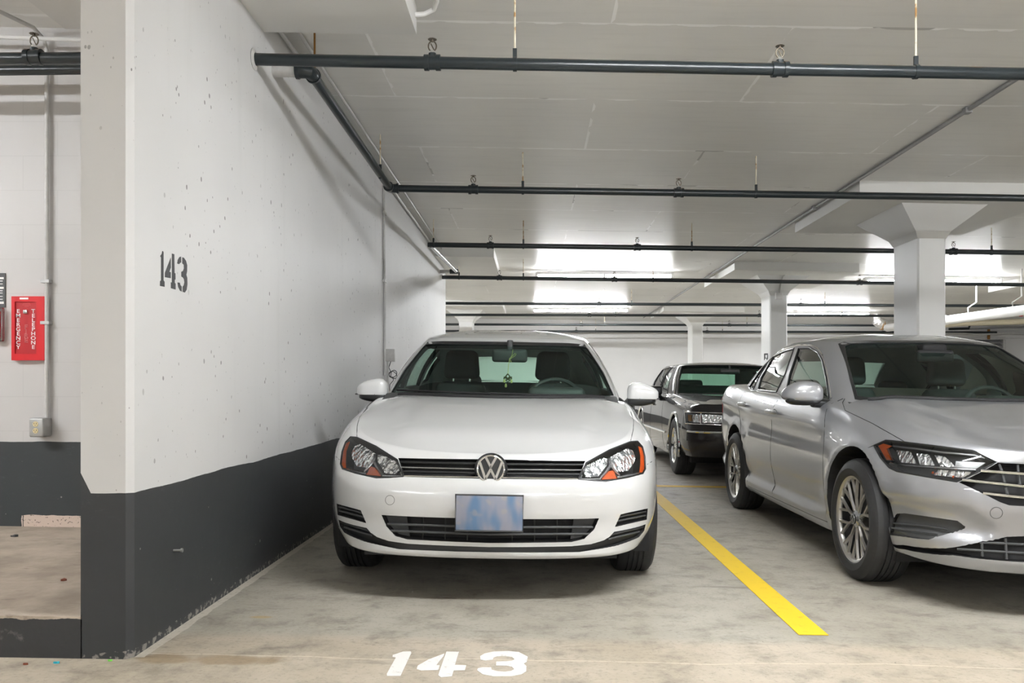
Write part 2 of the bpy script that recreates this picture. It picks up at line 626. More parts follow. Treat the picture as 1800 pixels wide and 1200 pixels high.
M_LINER = plain('headliner', (0.34, 0.35, 0.34, 1), 0.9, noise=0.1)
M_BEIGE = plain('beige_lining', (0.52, 0.50, 0.44, 1), 0.8, noise=0.1)
M_AMBER = plain('amber_lens', srgb(226, 96, 28), 0.12, coat=1.0, noise=0.2, nscale=80)
M_AMBER2 = plain('faded_amber_lens', srgb(214, 150, 60), 0.15, coat=1.0, noise=0.2, nscale=80)
M_REFL = reflector_mat('headlight_reflector', 38, (1, 1, 0.45))
M_SILV = plain('satin_silver', (0.5, 0.51, 0.52, 1), 0.22, 0.9, noise=0.1)
M_RIM = plain('machined_alloy', (0.52, 0.505, 0.48, 1), 0.36, 0.85, noise=0.12)
M_RIMD = plain('dark_alloy', (0.03, 0.03, 0.032, 1), 0.5, 0.0, noise=0.2)
M_LENS = tread_glass('clear_lens', (0.93, 0.94, 0.94, 1), 1.0)
M_GLASS = tread_glass('green_tinted_glass', (0.70, 0.87, 0.79, 1), 0.5)
M_GLASS2 = tread_glass('deep_green_glass', (0.58, 0.84, 0.71, 1), 0.45)
M_SIDEG = tread_glass('side_glass', (0.74, 0.82, 0.78, 1), 1.6)
M_PWHITE = plain('white_car_paint', (0.665, 0.67, 0.665, 1), 0.22, 0.0, 1.0, noise=0.02)
M_PSILV = plain('silver_car_paint', (0.38, 0.387, 0.405, 1), 0.40, 0.55, 1.0, noise=0.05, nscale=900)
for m_, ior in ((M_PSILV, 1.9), (M_PWHITE, 1.7)):
    m_.node_tree.nodes['Principled BSDF'].inputs['Coat IOR'].default_value = ior
    m_.node_tree.nodes['Principled BSDF'].inputs['Coat Roughness'].default_value = 0.015
M_PDARK = plain('dark_car_paint', (0.020, 0.0175, 0.0185, 1), 0.6, 0.0, 1.0, noise=0.1, nscale=900, spec=0.1)
M_GREEN = plain('pale_cord', srgb(200, 204, 130), 0.7, noise=0.2)
M_KNOT = plain('green_knot', srgb(92, 98, 62), 0.7, noise=0.3)
M_GALV = plain('galvanised_box', (0.50, 0.50, 0.49, 1), 0.4, 0.6, noise=0.25)
M_IVORY = plain('ivory_socket', srgb(226, 210, 164), 0.5, noise=0.05)
M_SLAT = plain('weathered_slats', (0.50, 0.49, 0.50, 1), 0.5, 0.2, noise=0.5, nscale=8)
M_BEIGEP = plain('beige_pipe', srgb(206, 196, 170), 0.5, noise=0.15)
M_RUST = plain('rusty_iron', srgb(160, 112, 48), 0.8, noise=0.5, nscale=12)
M_CYAN = plain('cyan_plastic', srgb(40, 180, 196), 0.5, noise=0.05)
M_LIME = plain('lime_plastic', srgb(120, 216, 80), 0.5, noise=0.05)
M_LEAF = plain('dry_leaf', srgb(132, 66, 40), 0.7, noise=0.3)

# ------------------------------------------------------------------ the garage shell
def struct(name, mb, mat, smooth=None):
    return mb.build(name, mat, None, smooth=smooth, kind='structure')


XL, XR, YB, YF = -9.0, 21.0, -8.0, 25.0
struct('floor', MB().box((XL, YB, -0.25), (XR, YF + 0.3, 0), shear=SL), M_FLOOR)
struct('ceiling', MB().box((XL, YB, CEIL), (XR, YF + 0.3, CEIL + 0.25), shear=SL), M_CEIL)
struct('wall_far', MB().box((XL, YF, -0.5), (XR, YF + 0.25, CEIL + 0.2)), M_FAR)
struct('wall_right', MB().box((XR, YB, -0.6), (XR + 0.2, YF + 0.25, CEIL + 0.2)), M_FAR)
struct('wall_rear', MB().box((XL, YB - 0.2, -0.5), (XR, YB, CEIL + 0.3)), M_FAR)
struct('wall_outer', MB().box((XL - 0.2, YB, -0.4), (XL, YF, CEIL + 0.3)), M_FAR)
struct('trim_1', MB().box((XL, YF - 0.16, EYE + 1.48), (XR, YF, EYE + 1.62), shear=0.0), M_FAR)

# left wall, its exposed end chamfered towards the stall
FX0, FY0, FY1, CH = -1.637, 2.985, 13.72, 0.026
prof = [(FX0, FY0), (WX - CH * 0.75, FY0), (WX, FY0 + CH), (WX, FY1), (FX0, FY1)]
mb = MB()
zl, zh = -0.12, CEIL + 0.1
# subdivided so the paint edge and pits read well
mb.add([(x, y, zl) for x, y in prof] + [(x, y, zh) for x, y in prof],
       [(0, 1, 6, 5), (1, 2, 7, 6), (2, 3, 8, 7), (3, 4, 9, 8), (4, 0, 5, 9), (0, 4, 3, 2, 1), (5, 6, 7, 8, 9)])
struct('wall_left', mb, M_WALL)
NY = 4.80
struct('wall_nook', MB().box((XL, NY, -0.1), (FX0 + 0.01, NY + 0.2, CEIL + 0.2)), M_BLOCK)
struct('kerb_slab', MB().box((XL, FY0, -0.2), (FX0 + 0.004, NY + 0.02, 0.151), shear=SL), M_KERB)

# drop panels of the slab over the left wall
def panel_box(x0, x1, y0, y1, t=0.135):
    return MB().box((x0, y0, CEIL - t), (x1, y1, CEIL + 0.02), shear=SL)


struct('trim_2', panel_box(-2.53, -0.63, 2.55, 4.46, 0.15), M_PANELP)
struct('trim_3', panel_box(-2.53, -0.58, 12.2, 14.4), M_PANELP)
struct('trim_4', panel_box(8.55, 10.5, 13.1, 15.5), M_PANELP)

# ------------------------------------------------------------------ columns
def column(x0, x1, y0, y1, pan, label, cap=True):
    root = tag(empty('column', ((x0 + x1) / 2, (y0 + y1) / 2, floor_z((x0 + x1) / 2))), label, 'column', 'columns along the parking bays', 'thing')
    cx, cy = (x0 + x1) / 2, (y0 + y1) / 2
    zc = CEIL - 0.135 - SL * cx
    z1, z2 = EYE + 1.68 - SL * cx, EYE + 1.61 - SL * cx
    c = 0.018
    ring = [(x0 + c, y0), (x1 - c, y0), (x1, y0 + c), (x1, y1 - c), (x1 - c, y1), (x0 + c, y1), (x0, y1 - c), (x0, y0 + c)]
    lo = -0.08 - SL * cx
    n = 8
    mb = MB().add([(x, y, lo) for x, y in ring] + [(x, y, z2) for x, y in ring],
                  [(i, (i + 1) % n, n + (i + 1) % n, n + i) for i in range(n)] + [tuple(range(n)), tuple(range(n, 2 * n))])
    mb.build('shaft', M_COLUMN, root, True, smooth=None)
    e = 0.30
    s = 0.035
    lv = [(0, z2), (s, z1), (e, zc + 0.01)]
    vs = []
    for d, z in lv:
        vs += [(x0 - d, y0 - d, z), (x1 + d, y0 - d, z), (x1 + d, y1 + d, z), (x0 - d, y1 + d, z)]
    fs = [(0, 1, 2, 3), (8, 9, 10, 11)]
    for k in (0, 4):
        fs += [(k + i, k + (i + 1) % 4, k + 4 + (i + 1) % 4, k + 4 + i) for i in range(4)]
    MB().add(vs, fs).build('capital', M_COLUMN, root, True, smooth=None)
    if pan:
        panel_box(*pan).build('drop_panel', M_PANELP, root, True, smooth=None)
    return root


column(4.00, 4.297, 8.58, 9.16, (3.16, 5.15, 7.98, 9.95), 'white square column with splayed capital standing directly behind the silver sedan')
col2 = column(3.99, 4.287, 13.9, 14.44, (3.2, 5.18, 13.1, 15.4), 'white column with a small electrical box and stencilled number, behind the dark sedan')
column(4.0, 4.28, 20.8, 21.34, (3.2, 5.18, 20.2, 22.4), 'slim distant white column rising above the roof of the dark sedan')
column(-1.87, -1.52, 20.8, 21.34, (-2.7, -0.72, 19.7, 22.0), 'white column behind the end of the left wall, above the white hatchback roof')

# electrical box and its cable on the second column
t = col2
a = on_y(1366, 520, 13.86)
MB().rbox((a.x + 0.03, 13.865, a.z), (0.12, 0.07, 0.11), 0.008).build('junction_box', M_WHITEP, t, True)
pts = [on_y(x, y, d) for x, y, d in [(1416, 446, 13.3), (1410, 456, 13.4), (1404, 467, 13.5), (1384, 477, 13.55), (1376, 486, 13.6), (1372, 500, 13.75), (1370, 514, 13.84)]]
MB().tube(pts, 0.014, 8).build('cable', M_WALLC, t, True)


# ------------------------------------------------------------------ painted numbers and lines
def flat_art(name, polys, mapper, lift, mat, label, cat, group=None):
    """painted marks: polygons traced where they stand, laid on their surface as a skin of paint"""
    mb = MB()
    for pl in polys:
        pts = [Vector(mapper(*p)) for p in pl]
        mb.prism(pts, lift)
    o = mb.build(name, mat, None, smooth=None)
    return tag(o, label, cat, group)


def w(px, py):                     # crop of the wall number
    return on_x(260 + px / 12.0, 430 + py / 12.0, WX)


one = [(302, 132), (318, 140), (326, 165), (326, 750), (348, 780), (348, 888), (252, 868), (256, 765), (276, 752), (276, 270), (258, 238), (290, 190)]
four_a = [(478, 275), (480, 480), (448, 572), (478, 578), (478, 706), (356, 684), (358, 590)]
four_b = [(504, 186), (552, 200), (558, 592), (576, 606), (578, 730), (562, 740), (562, 800), (580, 822), (580, 945), (482, 915), (482, 790), (504, 800)]
three_a = [(662, 262), (696, 250), (698, 372), (672, 385), (655, 410), (614, 396), (628, 318)]
three_b = [(722, 265), (756, 275), (800, 340), (824, 430), (822, 560), (806, 632), (826, 700), (830, 830), (812, 950), (775, 1008), (732, 992), (732, 885), (756, 850), (768, 790), (758, 725), (735, 690), (704, 672), (702, 572), (738, 552), (758, 500), (755, 425), (722, 390)]
three_c = [(622, 795), (668, 800), (682, 850), (708, 880), (708, 988), (672, 965), (636, 890)]
flat_art('stall_number', [one, four_a, four_b, three_a, three_b, three_c], w, (0.0012, 0, 0), M_STENCIL,
         'black stencilled number 143 painted on the white left wall', 'painted number')


def fl(px, py):                    # crop of the floor number
    return on_floor(660 + px / 6.0, 1130 + py / 6.0, 0.0005)


f1 = [(290, 92), (372, 90), (378, 105), (264, 348), (122, 348), (120, 325), (216, 152), (180, 146), (182, 128)]
f4a = [(728, 112), (718, 140), (640, 235), (678, 236), (664, 285), (480, 290), (434, 275), (446, 240), (560, 175)]
f4b = [(748, 92), (880, 94), (838, 232), (958, 236), (942, 288), (826, 290), (806, 352), (690, 362), (662, 340), (680, 285)]
f3 = [(1104, 140), (1150, 112), (1240, 92), (1400, 86), (1510, 96), (1606, 145), (1596, 200), (1564, 218), (1592, 245), (1590, 300), (1540, 330), (1440, 350), (1240, 352), (1130, 330), (1072, 288), (1080, 268),
      (1130, 258), (1220, 258), (1224, 282), (1280, 298), (1360, 304), (1430, 296), (1464, 278), (1440, 252), (1380, 240), (1272, 238), (1274, 198), (1380, 194), (1440, 188), (1468, 172), (1440, 148), (1360, 138), (1280, 142), (1244, 156), (1236, 178), (1160, 186), (1108, 176)]
flat_art('stall_number', [f1, f4a, f4b, f3], fl, (0, 0, 0.0015), M_DIGIT,
         'worn white number 143 painted on the concrete floor', 'painted number')

# the two yellow lines
x0, x1 = 1.098, 1.222
ys = [3.41, 5, 7, 9, 11, 13.5]
mb = MB()
vs = []
for y in ys:
    for x in (x0, x1):
        vs += [(x, y, floor_z(x) + 0.001), (x, y, floor_z(x) + 0.003)]
fs = []
for i in range(len(ys) - 1):
    a, b = i * 4, i * 4 + 4
    fs += [(a + 1, a + 3, b + 3, b + 1), (a, b, b + 2, a + 2), (a, a + 1, b + 1, b), (a + 2, b + 2, b + 3, a + 3)]
fs += [(0, 2, 3, 1), (len(vs) - 4, len(vs) - 3, len(vs) - 1, len(vs) - 2)]
tag(mb.add(vs, fs).build('parking_line', M_YELLOW, None, smooth=None), 'wide yellow line dividing the bays of the white hatchback and silver sedan', 'parking line')
tag(MB().box((1.222, 8.50, 0.001), (3.9, 8.63, 0.003), shear=SL).build('parking_line', M_YELLOW, None, smooth=None),
    'faded yellow cross line on the floor just in front of the dark sedan', 'parking line')

# ------------------------------------------------------------------ sprinkler pipes
RP = 0.031


def pipe_point(run, px):
    """centre of a run at photo column px"""
    (xa, ya, da), (xb, yb, db) = run
    A, B = on_y(xa, ya, da), on_y(xb, yb, db)
    X = (px - CX) / F * da
    t = (X - A.x) / (B.x - A.x)
    return A.lerp(B, t)


def sprinkler(p, parent, s=1.0):
    """upright head: fitting, chrome neck, frame arms, deflector"""
    mb = MB()
    mb.tube([p + Vector((-0.042, 0, 0)), p + Vector((-0.018, 0, 0))], 0.041, 16)
    mb.tube([p + Vector((0.018, 0, 0)), p + Vector((0.042, 0, 0))], 0.041, 16)
    mb.tube([p + Vector((-0.02, 0, 0)), p + Vector((0.02, 0, 0))], 0.036, 16)
    mb.tube([p + Vector((0, 0, 0.02)), p + Vector((0, 0, 0.048))], 0.020, 12)
    mb.build('coupling', M_PIPE, parent, True)
    z0 = 0.048
    hd = MB()
    arc = [p + Vector((0.021 * sin(a), 0, z0 + 0.012 + 0.026 * (1 - cos(a)))) for a in [2 * pi * k / 20 for k in range(20)]]
    hd.tube(arc, 0.0036, 6, closed=True)
    hd.tube([p + Vector((-0.008, 0, z0 + 0.052)), p + Vector((0.008, 0, z0 + 0.02))], 0.003, 6)
    hd.tube([p + Vector((0, 0, z0 + 0.060)), p + Vector((0, 0, z0 + 0.074))], 0.006, 8)
    h = hd.build('sprinkler_head', M_BRONZE, parent, True)
    MB().tube([p + Vector((0, 0, z0 - 0.002)), p + Vector((0, 0, z0 + 0.014))], 0.013, 8).build('neck', M_CHROME, h, True)
    df = MB()
    vs, fs = [], []
    n = 24
    for r, z in ((0.0, 0.003), (0.012, 0.003), (0.024, 0.0), (0.024, -0.002), (0.0, 0.0)):
        for k in range(n):
            rr = r * (1.0 if k % 2 else 0.86) if r > 0.02 else r
            vs.append(p + Vector((rr * cos(2 * pi * k / n), rr * sin(2 * pi * k / n), z0 + 0.074 + z)))
    for i in range(4):
        for k in range(n):
            fs.append((i * n + k, i * n + (k + 1) % n, (i + 1) * n + (k + 1) % n, (i + 1) * n + k))
    df.add(vs, fs).build('deflector', M_BRONZE, h, True)


def hanger(p, parent, rodmat=None):
    top = CEIL - SL * p.x
    MB().tube([p + Vector((0, 0, 0.075)), Vector((p.x, p.y, top + 0.005))], 0.0055, 8).build('hanger_rod', rodmat or M_ROD, parent, True)
    mb = MB()
    mb.tube([p + Vector((-0.010, 0, 0)), p + Vector((0.010, 0, 0))], RP + 0.006, 16)
    mb.box(p + Vector((-0.011, -0.006, 0.03)), p + Vector((0.011, 0.006, 0.082)))
    mb.build('clevis', M_PIPE, parent, True)


def run_thing(label, run, heads, rods, gaps=None, extra=None, r=RP, group='black sprinkler pipes under the ceiling'):
    (xa, ya, da), (xb, yb, db) = run
    A, B = on_y(xa, ya, da), on_y(xb, yb, db)
    root = tag(empty('sprinkler_pipe', A), label, 'sprinkler pipe', group)
    mb = MB().tube([A, A.lerp(B, 0.5), B], r, 16)
    for a in (extra or []):
        mb.tube(a, r, 16)
    mb.build('pipe', M_PIPE, root, True)
    for px in heads:
        sprinkler(pipe_point(run, px), root)
    for px in rods:
        hanger(pipe_point(run, px), root)
    return root


# first run goes through the wall into the nook on the left
P1 = ((430, 104, 4.30), (2300, 139.5, 4.30))
A1 = pipe_point(P1, -650)
r1 = tag(empty('sprinkler_pipe', pipe_point(P1, 446)), 'nearest black sprinkler pipe, crossing the whole picture and passing through the left wall', 'sprinkler pipe', 'black sprinkler pipes under the ceiling')
B1 = pipe_point(P1, 2300)
W1 = Vector((WX, 4.30, pipe_point(P1, 446).z))
MB().tube([Vector((-4.6, 4.30, on_y(0, 100, 4.3).z - 0.02)), Vector((FX0 - 0.01, 4.30, on_y(140, 101, 4.3).z)), W1, pipe_point(P1, 900), B1], RP, 16).build('pipe', M_PIPE, r1, True)
for px in (760, 1371):
    sprinkler(pipe_point(P1, px), r1)
sprinkler(on_y(60, 100.5, 4.3), r1)
for px in (905, 1610):
    hanger(pipe_point(P1, px), r1)
MB().lathe([(RP + 0.001, -0.002), (0.05, -0.001), (0.056, 0.003), (RP + 0.004, 0.012)], W1, (1, 0, 0), 20).build('wall_sleeve', M_WALLC, r1, True)

# the branch: a stub out of the wall, a run along the wall, then the second cross pipe
ZB = on_y(545, 125, 4.62).z
XB = -1.25
P2 = ((690, 331, 7.2), (2300, 356, 7.2))
E2 = pipe_point(P2, 690)
E2 = Vector((XB, 7.2, E2.z))
r2 = tag(empty('sprinkler_pipe', (WX, 4.62, ZB)), 'second black sprinkler pipe, fed by an elbowed branch running along the left wall', 'sprinkler pipe', 'black sprinkler pipes under the ceiling')
mb = MB().tube([Vector((WX + 0.13, 4.62, ZB)), Vector((XB - 0.03, 4.62, ZB)), Vector((XB, 4.65, ZB)), Vector((XB, 7.17, E2.z)), E2 + Vector((0.03, 0, 0)), pipe_point(P2, 2300)], RP, 16)
mb.build('pipe', M_PIPE, r2, True)
for c, d1, d2 in ((Vector((XB, 4.62, ZB)), Vector((-1, 0, 0)), Vector((0, 1, 0))), (E2, Vector((0, -1, 0)), Vector((1, 0, 0)))):
    eb = MB()
    eb.tube([c + d1 * 0.075, c + d1 * 0.03, c + (d1 + d2) * 0.008, c + d2 * 0.03, c + d2 * 0.075], 0.039, 16)
    eb.tube([c + d1 * 0.06, c + d1 * 0.078], 0.044, 16)
    eb.tube([c + d2 * 0.06, c + d2 * 0.078], 0.044, 16)
    eb.build('elbow', M_PIPE, r2, True)
MB().tube([Vector((WX - 0.02, 4.62, ZB)), Vector((WX + 0.13, 4.62, ZB))], RP + 0.002, 16).build('wall_stub', M_WALLC, r2, True)
for px in (832, 1193):
    sprinkler(pipe_point(P2, px), r2)
for px in (919, 1329):
    hanger(pipe_point(P2, px), r2)
hanger(Vector((XB, 6.75, ZB * 0.15 + E2.z * 0.85)), r2)
MB().tube([Vector((XB, 4.72, ZB + 0.03)), Vector((XB, 4.72, CEIL + 0.025))], 0.006, 8).build('hanger_rod', M_RUST, r2, True)

P3 = ((752, 430, 10.15), (2000, 446.5, 10.15))
r3 = run_thing('third black sprinkler pipe, starting in an elbow with a bright steel offset', P3, (862, 1120, 1676), (762, 920, 1216, 1743))
e3 = on_y(757, 430, 10.15)
q = on_y(802, 477, 12.9)
MB().tube([e3 + Vector((0, 0.02, -0.01)), q], 0.028, 14).build('steel_offset', M_SILV, r3, True)
MB().tube([q + Vector((0.03, 0, 0)), q + Vector((-0.10, 0, 0))], 0.038, 14).build('elbow', M_PIPE, r3, True)
MB().tube([q + Vector((-0.05, 0, 0)), Vector((WX - 0.01, q.y, q.z))], 0.028, 14).build('wall_stub', M_WALLC, r3, True)
P4 = ((776, 487, 13.2), (2000, 503, 13.2))
run_thing('fourth black sprinkler pipe, passing just below the lit fluorescent fixture', P4, (878, 1080, 1511), (807, 920, 1148))
run_thing('fifth black sprinkler pipe, the first behind the end of the left wall', ((700, 532.5, 17.0), (1900, 538, 17.0)), (1053, 1408), (1110, 1450))
run_thing('sixth black sprinkler pipe, crossing in front of the columns near the far wall', ((700, 553, 19.7), (1668, 555, 19.7)), (1036, 1335), (1082, 1480))
run_thing('seventh black sprinkler pipe, the upper of two against the far wall', ((600, 569.5, 22.4), (1656, 572, 22.4)), (1022, 1282), (1063, 1313))
run_thing('eighth black sprinkler pipe, the lowest one against the far wall', ((600, 581, 24.5), (1752, 584, 24.5)), (1013, 1243, 1553), (1047, 1270, 1565))

# second pipe in the nook
tag(MB().tube([on_y(-260, 126, 4.58), on_y(20, 123.5, 4.58), on_y(158, 122, 4.58)], 0.0275, 16).build('sprinkler_pipe', M_PIPE, None),
    'plain black pipe below the sprinkler pipe in the nook left of the wall', 'pipe')
tag(MB().tube([on_y(-260, 60, 4.66), on_y(0, 65, 4.66), on_y(160, 71, 4.66)], 0.0115, 10).build('conduit', M_WHITEP, None),
    'thin white conduit running level above the black pipes in the nook', 'conduit')
vx = on_y(81, 700, 4.77).x
vt = tag(empty('conduit', (vx, 4.78, on_y(82, 732, 4.77).z)), 'grey vertical conduit on the block wall above the outlet box', 'conduit')
pts = [Vector((vx, 4.778, on_y(82, 738, 4.77).z)), Vector((vx, 4.778, 2.96)), Vector((vx - 0.01, 4.76, 3.015)), Vector((vx - 0.03, 4.70, 3.055)), Vector((vx - 0.22, 4.2, 3.07)), Vector((vx - 0.75, 3.4, 3.08))]
MB().tube(pts, 0.0115, 10).build('tube', M_WALLC, vt, True)
for yy in (494, 567):
    c = on_y(82, yy, 4.77)
    MB().box((vx - 0.03, 4.762, c.z - 0.009), (vx + 0.02, 4.80, c.z + 0.009)).build('strap', M_GALV, vt, True, smooth=None)

# ------------------------------------------------------------------ things on the nook wall
bx = on_y(80, 750, NY)
t = tag(empty('outlet_box', (bx.x, NY, bx.z)), 'grey metal outlet box with two ivory sockets on the block wall', 'outlet box')
MB().rbox((bx.x - 0.002, NY - 0.045, bx.z), (0.082, 0.09, 0.108), 0.008).build('box', M_GALV, t, True)
for dz in (0.02, -0.018):
    c = Vector((bx.x - 0.004, NY - 0.092, bx.z + dz))
    s = MB().lathe([(0.0001, 0.0), (0.014, 0.0), (0.016, 0.003), (0.016, 0.006)], c + Vector((0, -0.001, 0)), (0, 1, 0), 20).build('socket', M_IVORY, t, True)
    sl = MB()
    sl.box(c + Vector((-0.007, -0.0025, -0.001)), c + Vector((-0.005, 0.001, 0.007)))
    sl.box(c + Vector((0.005, -0.0025, -0.001)), c + Vector((0.007, 0.001, 0.007)))
    sl.box(c + Vector((-0.002, -0.0025, -0.008)), c + Vector((0.002, 0.001, -0.005)))
    sl.build('slot', M_MATTB, s, True, smooth=None)


def text_mesh(body, size, mat, name, parent, origin, xdir=(1, 0, 0), updir=(0, 0, 1), outline=False, spacing=1.0, sx=1.0):
    cu = bpy.data.curves.new('t', 'FONT')
    cu.body = body
    cu.size = size
    cu.align_x = 'CENTER'
    cu.align_y = 'CENTER'
    cu.extrude = 0.0006
    cu.space_line = spacing
    cu.offset = 0.0 if outline else size * 0.012
    if outline:
        cu.fill_mode = 'NONE'
        cu.extrude = 0.0
        cu.bevel_depth = size * 0.03
        cu.bevel_resolution = 0
    to = bpy.data.objects.new('t', cu)
    COL.objects.link(to)
    dg = bpy.context.evaluated_depsgraph_get()
    me = bpy.data.meshes.new_from_object(to.evaluated_get(dg))
    bpy.data.objects.remove(to)
    x, u = Vector(xdir).normalized(), Vector(updir).normalized()
    n = x.cross(u)
    M = Matrix(((x.x, u.x, n.x, origin[0]), (x.y, u.y, n.y, origin[1]), (x.z, u.z, n.z, origin[2]), (0, 0, 0, 1)))
    me.transform(wm(parent).inverted() @ M @ Matrix.Diagonal((sx, 1, 1, 1)))
    me.materials.clear()
    me.materials.append(mat)
    return link(name, me, parent)


a, b = on_y(20, 520.5, NY - 0.03), on_y(78, 633, NY - 0.03)
px0, px1, pz0, pz1 = a.x, b.x, b.z, a.z
cxp, czp = (px0 + px1) / 2, (pz0 + pz1) / 2
t = tag(empty('telephone_box', (cxp, NY, czp)), 'red emergency telephone box on the white block wall', 'telephone box')
d0, d1, d2, d3 = on_y(31.5, 531, NY).x, on_y(69, 531, NY).x, on_y(50, 622, NY).z, on_y(50, 531, NY).z
y0 = NY - 0.03
mb = MB()
mb.box((px0, y0, pz0), (d0, NY, pz1)).box((d1, y0, pz0), (px1, NY, pz1))
mb.box((d0, y0, pz0), (d1, NY, d2)).box((d0, y0, d3), (d1, NY, pz1))
mb.build('case', M_RED, t, True, smooth=None)
dr = MB().box((d0, y0 + 0.008, d2), (d1, NY, d3)).build('door', M_REDD, t, True, smooth=None)
yl = y0 + 0.0075
text_mesh('E\nM\nE\nR\nG\nE\nN\nC\nY', 0.031, M_LETTER, 'lettering', dr, (on_y(36.3, 0, NY).x, yl, on_y(0, 579, NY).z), spacing=0.84, sx=1.2)
text_mesh('T\nE\nL\nE\nP\nH\nO\nN\nE', 0.031, M_LETTER, 'lettering', dr, (on_y(62.6, 0, NY).x, yl, on_y(0, 579, NY).z), spacing=0.84, sx=1.2)
text_mesh('F\nI\nR\nE', 0.036, plain('pink_outline', srgb(224, 130, 130), 0.5), 'outline_lettering', dr, (on_y(50, 0, NY).x, yl, on_y(0, 587, NY).z), outline=True, spacing=0.72, sx=1.15)
text_mesh('xxxxxxxxxxxx\nxxxxxxxxxxxxxx\nxxxxxxx'.replace('x', '-'), 0.012, plain('pink_print', srgb(214, 96, 96), 0.5), 'small_print', dr, (on_y(51, 0, NY).x, yl, on_y(0, 536, NY).z), spacing=0.7, sx=0.9)
lk = on_y(49.5, 548.5, NY)
MB().rbox((lk.x, yl - 0.004, lk.z), (0.024, 0.012, 0.022), 0.003).build('lock', M_CHROME, dr, True)
c = on_y(48, 525.5, NY)
pl = MB().rbox((c.x, y0 - 0.001, c.z), (0.05, 0.003, 0.011), 0.001).build('nameplate', M_LETTER, t, True)

# sign and framed case cut by the left edge of the picture
sx1 = on_y(9.3, 0, NY - 0.005).x
t = tag(empty('notice_sign', (sx1 - 0.12, NY, 1.56)), 'black notice sign with white panels beside the red telephone box', 'sign')
za, zb = on_y(0, 480, NY).z, on_y(0, 540, NY).z
MB().box((sx1 - 0.26, NY - 0.006, zb), (sx1, NY, za)).build('board', M_CHAR, t, True, smooth=None)
mb = MB()
for yy, h in ((489, 3.5), (506, 3.5), (532, 4)):
    c = on_y(0, yy, NY).z
    mb.box((sx1 - 0.24, NY - 0.0075, c - h / F * NY / 2), (sx1 - 0.008, NY - 0.005, c + h / F * NY / 2))
for yy in (494, 499, 511, 515, 521, 526):
    c = on_y(0, yy, NY).z
    mb.box((sx1 - 0.2, NY - 0.0075, c - 0.0022), (sx1 - 0.014, NY - 0.005, c + 0.0022))
mb.build('white_panel', M_LETTER, t, True, smooth=None)
zc, zd = on_y(0, 541, NY).z, on_y(0, 600, NY).z
t = tag(empty('alarm_case', (sx1 - 0.08, NY, (zc + zd) / 2)), 'clear covered red alarm case under the black notice sign', 'alarm case')
MB().box((sx1 - 0.16, NY - 0.02, zd + 0.02), (sx1 - 0.028, NY, zc - 0.02)).build('red_panel', M_RED, t, True, smooth=None)
xa, xb2 = sx1 - 0.18, sx1 - 0.004
MB().tube([(xa, NY - 0.03, zd), (xb2 - 0.01, NY - 0.03, zd), (xb2, NY - 0.03, zd + 0.01), (xb2, NY - 0.03, zc - 0.01), (xb2 - 0.01, NY - 0.03, zc), (xa, NY - 0.03, zc)], 0.005, 8, closed=True).build('frame', M_SILV, t, True)
MB().rbox(((xa + xb2) / 2, NY - 0.022, (zc + zd) / 2), (xb2 - xa, 0.042, zc - zd), 0.008).build('clear_cover', M_LENS, t, True)

# ------------------------------------------------------------------ conduits along ceiling and left wall
def ceil_z(x, d=0.0):
    return CEIL - SL * x - d


tag(MB().tube([Vector((3.10, 2.5, ceil_z(3.1, 0.017))), Vector((3.12, 12, ceil_z(3.12, 0.017))), Vector((3.15, 23.5, ceil_z(3.15, 0.017)))], 0.016, 10).build('ceiling_conduit', M_GREYC, None),
    'long grey conduit fixed along the ceiling beside the column panels', 'conduit')
for k, yy in enumerate((5.9, 9.1)):
    tag(MB().rbox((3.105, yy, ceil_z(3.1, 0.02)), (0.05, 0.06, 0.045), 0.006).build('conduit_clamp', M_GREYC, None),
        ('grey clamp on the ceiling conduit nearest the first sprinkler pipe', 'grey clamp on the ceiling conduit near the third sprinkler pipe')[k], 'clamp')
t = tag(empty('wall_conduit', (WX + 0.08, 4.5, ceil_z(WX, 0.03))), 'pair of thin painted conduits running along the top corner of the left wall', 'conduit')
for dx, dz in ((0.10, 0.02), (0.025, 0.06)):
    MB().tube([(WX + dx, 3.2, ceil_z(WX, dz)), (WX + dx, 9, ceil_z(WX, dz)), (WX + dx, 13.6, ceil_z(WX, dz))], 0.011, 8).build('tube', M_WALLC, t, True)
cy_ = on_x(672, 500, WX).y
t = tag(empty('wall_conduit', (WX, cy_, on_x(675, 662, WX).z)), 'thin white conduit running down the left wall to floor level behind the hatchback mirror', 'conduit')
MB().tube([(WX + 0.012, cy_, ceil_z(WX, 0.08)), (WX + 0.012, cy_ + 0.06, 1.9), (WX + 0.012, cy_ + 0.06, on_x(675, 660, WX).z)], 0.011, 8).build('tube', M_WALLC, t, True)
for yy in (372, 492):
    c = on_x(671, yy, WX)
    MB().box((WX, cy_ - 0.0, c.z - 0.012), (WX + 0.026, cy_ + 0.1, c.z + 0.012)).build('strap', M_WALLC, t, True, smooth=None)
jb = on_x(677.5, 624, WX)
t = tag(empty('wall_box', (WX, jb.y, jb.z)), 'small white box on the left wall above the hatchback mirror with a coiled cable', 'wall box')
MB().rbox((WX + 0.045, jb.y + 0.03, jb.z), (0.09, 0.06, 0.125), 0.006).build('box', M_WALLC, t, True)
pts = [Vector((WX + 0.05, jb.y + 0.02, jb.z - 0.06)), Vector((WX + 0.03, jb.y + 0.02, jb.z - 0.12))]
c = Vector((WX + 0.075, jb.y + 0.02, jb.z - 0.19))
for k in range(34):
    a = pi * 0.75 + 2 * pi * k / 14
    rr = 0.034 + 0.010 * sin(k * 0.7)
    pts.append(c + Vector((rr * cos(a), 0.006 * sin(k), rr * sin(a))))
pts += [c + Vector((0.0, 0, -0.06)), c + Vector((-0.035, 0, -0.10)), c + Vector((-0.04, 0, -0.2))]
